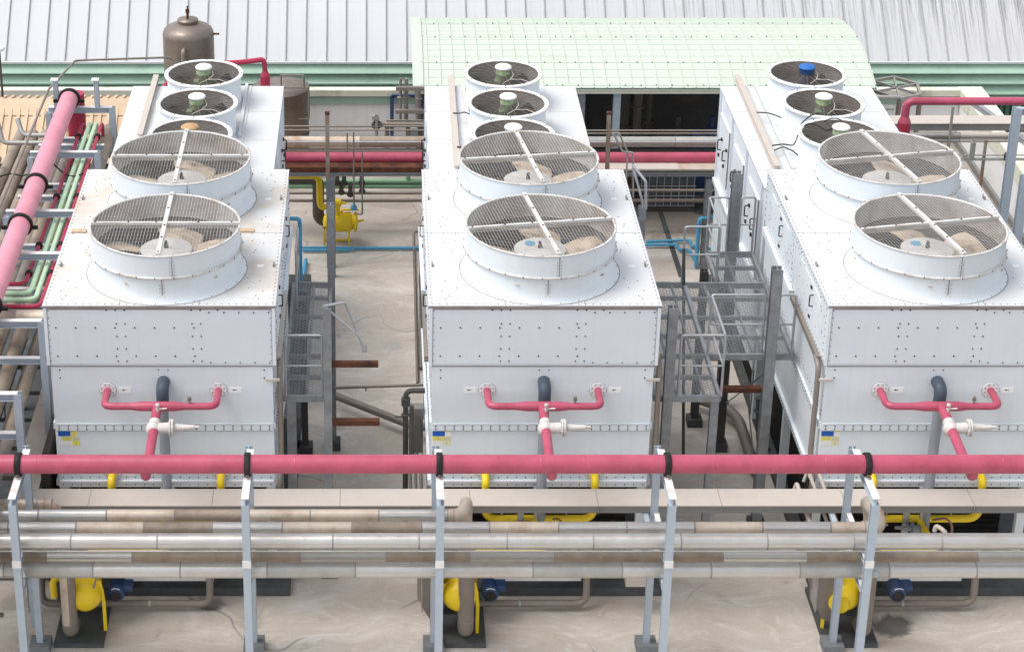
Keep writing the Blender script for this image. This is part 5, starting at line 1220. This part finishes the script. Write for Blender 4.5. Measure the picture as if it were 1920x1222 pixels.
# =====================================================================
# FRONT PIPE RACK
# =====================================================================
FX = (-5.27, -1.90, .925, 4.28, 7.22)
fr = ('leftmost', 'second from left', 'centre', 'second from right', 'rightmost')
YFp, YBp, ZR = 24.95, 26.34, 3.55
for i, x in enumerate(FX):
    t = thing('rack_frame', fr[i] + ' pale blue steel frame of the front pipe rack', 'pipe rack frame', (x, 25.6, 0), 'frames of the front pipe rack')
    xb = x - .03
    MB().hbeam((x, YFp, 0.1), (x, YFp, ZR), .115, .115, .012, 0, (0, 1, 0)).build('front_post', 'post', t)
    MB().hbeam((xb, YBp, 0.1), (xb, YBp, ZR + .12), .105, .105, .012, 0, (0, 1, 0)).build('rear_post', 'post', t)
    MB().hbeam((x, YFp - .05, ZR + .06), (x, YBp - .06, ZR + .06), .11, .12, .012, 0, mtop=1).build('top_beam', ['post', 'posttop'], t)
    MB().hbeam((x, YFp, 2.49), (x, YBp, 2.49), .08, .10, .012, 0, mtop=1).build('middle_beam', ['post', 'posttop'], t)
    MB().hbeam((x, YFp, 1.99), (x, YBp, 1.99), .08, .10, .012, 0, mtop=1).build('lower_beam', ['post', 'posttop'], t)
    m = MB(); m.box(x - .065, x + .065, YFp - .07, YFp - .058, 2.5, 2.62, 0); m.build('splice_plate', 'posttop', t)
    m = MB(); m.bar((x + .02, YFp + .05, 2.45), (x + .02, YFp + .3, 2.10), .05, .02); m.build('knee_brace', 'posttop', t)
    MB().box(xb - .16, xb + .16, YBp - .16, YBp + .16, 0, .15).build('rear_footing', 'plinth', t)
    MB().box(x - .16, x + .16, YFp - .16, YFp + .16, 0, .15).build('front_footing', 'plinth', t)
HY, HZ, HR = 25.6, 3.83, .14
t = thing('header_pipe', 'long pink header pipe held by black clamps across the whole foreground', 'pipe', (2, HY, HZ))
m = MB(); m.cyl((-12, HY, HZ), (16, HY, HZ), HR, 40, 0)
for x in (-5.0, -1.2, 2.42, 3.05, 6.6, 9.2, 9.9): m.lathe([(HR, -.012), (HR + .003, -.004), (HR + .003, .004), (HR, .012)], (x, HY, HZ), 40, 0, 'x')
m.build('pipe_run', 'pink', t)
for i, x in enumerate(FX):
    m = MB(); m.lathe([(HR, -.045), (HR + .03, -.045), (HR + .035, -.02), (HR + .035, .02), (HR + .03, .045), (HR, .045)], (x, HY, HZ), 40, 0, 'x')
    m.box(x - .05, x + .05, HY - .09, HY + .09, ZR + .12, HZ - HR - .005, 0); m.box(x - .022, x + .022, HY - .185, HY - .15, HZ - .12, HZ - .09, 1); m.dot((x - .01, HY - .183, HZ - .105), .009, 'y-', 0); m.dot((x + .01, HY - .183, HZ - .105), .009, 'y-', 0)
    m.build('clamp', ['rubber', 'taupe'], t)
GF = 'horizontal pipes of the front rack'
A, B_, D_, T_, Du = 'alu', 'alubrown', 'alurust', 'taupe', 'aludull'
def end1(m, nm):
    m.tube([(1.10, 26.03, 2.67), (1.27, 26.03, 2.67), (1.36, 26.25, 2.68), (1.38, 26.52, 2.6), (1.38, 26.56, .5)], .10, nm.index(D_), 22, .14)
    for dx in (1.02, 1.16): m.cyl((dx, 26.03, 2.67), (dx + .015, 26.03, 2.67), .104, 22, nm.index('seam'))
jpipe('insulated_pipe', (-9.6, 26.03, 2.67), (1.12, 26.03, 2.67), .09, (A, A, A, A, A, A, D_, B_, D_, D_, A), 1.03, 'rearmost upper clad pipe, ending in a segmented elbow near the middle frame', GF, 11, .35, end1)
def end2(m, nm):
    m.tube([(7.28, 25.69, 2.67), (7.52, 25.69, 2.67), (7.60, 26.0, 2.67), (7.50, 26.45, 2.67), (7.62, 26.52, 2.4), (7.72, 26.53, .5)], .105, nm.index(D_), 22, .16)
    for q in ((7.3, 25.69, 2.67), (7.43, 25.69, 2.67)): m.cyl(q, (q[0] + .015, q[1], q[2]), .109, 22, nm.index('seam'))
jpipe('insulated_pipe', (-9.2, 25.69, 2.67), (7.3, 25.69, 2.67), .09, (A, A, A, A, A, D_, B_, A, D_, B_, A, D_, A, A, D_, A, D_), 1.03, 'second upper clad pipe with patchy cream and brown jackets, bending back at the right frame', GF, 4, .63, end2)
jpipe('insulated_pipe', (-9.2, 25.33, 2.67), (16, 25.33, 2.67), .122, (A, A, A), 1.30, 'thick shiny silver clad pipe at the front of the upper tier', GF, 7, .8)
jpipe('insulated_pipe', (-9.2, 25.75, 2.11), (16, 25.75, 2.11), .078, (B_, Du, B_, B_, A, B_, B_, Du), 1.28, 'brown weathered clad pipe at the back of the lower tier', GF, 9, .4)
jpipe('insulated_pipe', (-9.2, 25.35, 2.15), (16, 25.35, 2.15), .116, (Du, A, A), 1.32, 'thick silver clad pipe at the front of the lower tier', GF, 12, 1.0)
solo(MB().cyl((-9, 25.2, 2.585), (16, 25.2, 2.585), .014, 8), 'thin_pipe', 'aludull', 'thin bright pipe between the upper and lower tiers of the front rack', 'pipe')
a = PY(-10, 945, 26.45); b = PY(85, 945, 26.45)
def end3(m, nm):
    m.tube([(b.x - .1, 26.45, b.z), (b.x + .12, 26.45, b.z), (b.x + .22, 26.45, b.z - .3), (b.x + .22, 26.45, .4)], .085, nm.index(D_), 20, .22)
    for k in range(3): q = b.x - .12 + k * .11; m.cyl((q, 26.45, b.z), (q + .012, 26.45, b.z), .089, 20, nm.index('seam'))
jpipe('insulated_pipe', (-9.5, 26.45, b.z), (b.x - .08, 26.45, b.z), .083, (A, D_), 1.4, 'short cream clad pipe at far left with a segmented elbow turning down', GF, 3, .2, end3)
p = PY(1672, 908, 26.6)
# vertical clad pipes with vessels on dark pads
for i, x in enumerate(VX):
    m = MB(); top = 2.1
    xx = x + (-.16, .10, .18)[i]
    m.cyl((xx, 26.5, .45), (xx, 26.5, top), .125, 22, 0); m.cyl((xx, 26.5, .44), (xx, 26.5, .46), .13, 22, 1); m.tube([(xx, 26.5, .45), (xx, 26.5, .22), (xx, 26.75, .2)], .125, 0, 20, .16)
    solo(m, 'clad_riser', ['taupe', 'seam'], 'upright grey brown clad pipe in front of the ' + nm3[i] + ' yellow vessel', 'insulated pipe', 'upright clad pipes')
    m = MB(); m.box(x - (.42, .45, .45)[i], x + (.36, .42, .40)[i], 26.36, 28.0 if i == 1 else 27.9, 0, .08)
    solo(m, 'vessel_plinth', 'pad', 'dark square plinth under the ' + nm3[i] + ' yellow vessel', 'plinth', 'plinths under the yellow vessels')
    t = thing('pressure_vessel', 'yellow pressure vessel on four legs, ' + nm3[i] + ' of three under the front rack', 'pressure vessel', (x, 27.0, 0), 'yellow vessels under the front rack')
    r = .27; zc_ = .78
    m = MB(); rot = (R(12), 0, R(-22))[i]
    m.lathe([(.001, -.62), (.12, -.60), (.20, -.54), (.255, -.45), (r, -.36), (r, .36), (.25, .45), (.15, .52), (.001, .55)], (0, 0, 0), 32, 0, 'y'); m.lathe([(r, -.34), (r + .012, -.335), (r + .012, -.315), (r, -.31)], (0, 0, 0), 32, 0, 'y')
    m.lathe([(r, .30), (r + .03, .305), (r + .03, .335), (r, .34)], (0, 0, 0), 32, 0, 'y')
    for a in range(14): m.cyl((.285 * math.cos(a * .449), .29, .285 * math.sin(a * .449)), (.285 * math.cos(a * .449), .35, .285 * math.sin(a * .449)), .011, 6, 0)
    m.box(.05, .17, -.20, .02, r - .03, r + .002, 1)
    m.cyl((0, -.1, r - .02), (0, -.1, r + .09), .04, 12); m.cyl((0, -.1, r + .07), (0, -.1, r + .09), .065, 14); m.cyl((-.12, .15, r - .05), (-.12, .15, r + .12), .018, 8); m.lathe([(.001, -.02), (.045, -.02), (.045, .02), (.001, .02)], (-.12, .15, r + .14), 14, 2, 'y')
    if i == 2: m.cyl((-.02, -.60, -.02), (-.02, -.66, -.02), .16, 24)
    o = m.build('shell', ['yellow', 'aludull', 'bolt'], t, True); o.location = (0, .05, zc_); o.rotation_euler = (0, 0, rot)
    for sx in (-1, 1):
        for yy in (-.35, .38):
            m = MB(); X = sx * (r + .02)
            m.bar((X, yy, .08), (X, yy, .62), .055, .03, 0, (0, 1, 0)); m.bar((X, yy, .60), (X * .93, yy + .02, .84), .055, .03, 0, (0, 1, 0)); m.bar((X * .93, yy + .02, .82), (X * .80, yy + .05, .98), .06, .03, 0, (0, 1, 0))
            o = m.build('leg', 'yellow', t, True); o.rotation_euler = (0, 0, rot)
    m = MB(); m.tube([(-.42, -.30, .72), (-.44, -.25, 1.02), (-.1, -.1, 1.06), (.05, .0, 1.02)], .055, 0, 14, .1); o = m.build('outlet_elbow', 'yellow', t, True)
    m = MB(); m.tube([(0, .3, .5), (0, .2, .28), (-.3, .2, .25), (-.42, .2, .4), (-.42, .2, 1.1)], .09, 0, 16, .16); o = m.build('bottom_pipe', 'galvdark' if i != 2 else 'taupe', t, True)
    if i:
        m = MB(); X = x - .45; m.box(X - .13, X + .13, 26.55, 26.9, .62, 1.5, 0); m.add([(X - .13, 26.55, .62), (X + .13, 26.55, .62), (X + .13, 26.9, .62), (X - .13, 26.9, .62), (X - .02, 26.6, .38), (X + .14, 26.6, .32), (X + .14, 26.8, .32), (X - .02, 26.8, .38)], [(0, 1, 5, 4), (1, 2, 6, 5), (2, 3, 7, 6), (3, 0, 4, 7), (4, 5, 6, 7)], 0)
        m.box(X - .15, X - .13, 26.54, 26.91, .55, 1.95, 1)
        solo(m, 'valve_cover', ['taupe', 'seam'], 'grey brown boxed pipe cover left of the ' + nm3[i] + ' yellow vessel', 'cover', 'boxed covers by the yellow vessels')
m = MB()
for k, (u0, v0, u1, v1) in enumerate(((1515, 1082, 1548, 1160), (1538, 1082, 1535, 1125), (1547, 1082, 1546, 1120))):
    m.tube([PY(u0, v0, 26.9), PY(u1, v1, 26.7)], .014, 0, 6)
solo(m, 'thin_rods', 'taupe', 'thin brown rods reaching down to the boxed cover at right', 'rod')
solo(MB().bar(PY(180, 1085, 26.6), PY(166, 1135, 26.6), .03, .03), 'thin_rod', 'ductside', 'thin grey rod slanting in front of the left yellow vessel', 'rod')
m = MB(); m.dome(PY(1642, 1076, 25.2), .04, .05, 14, 0, 5, .04); solo(m, 'paint_drip', 'post', 'pale blue paint drip on the lower silver pipe at the right frame', 'paint drip')
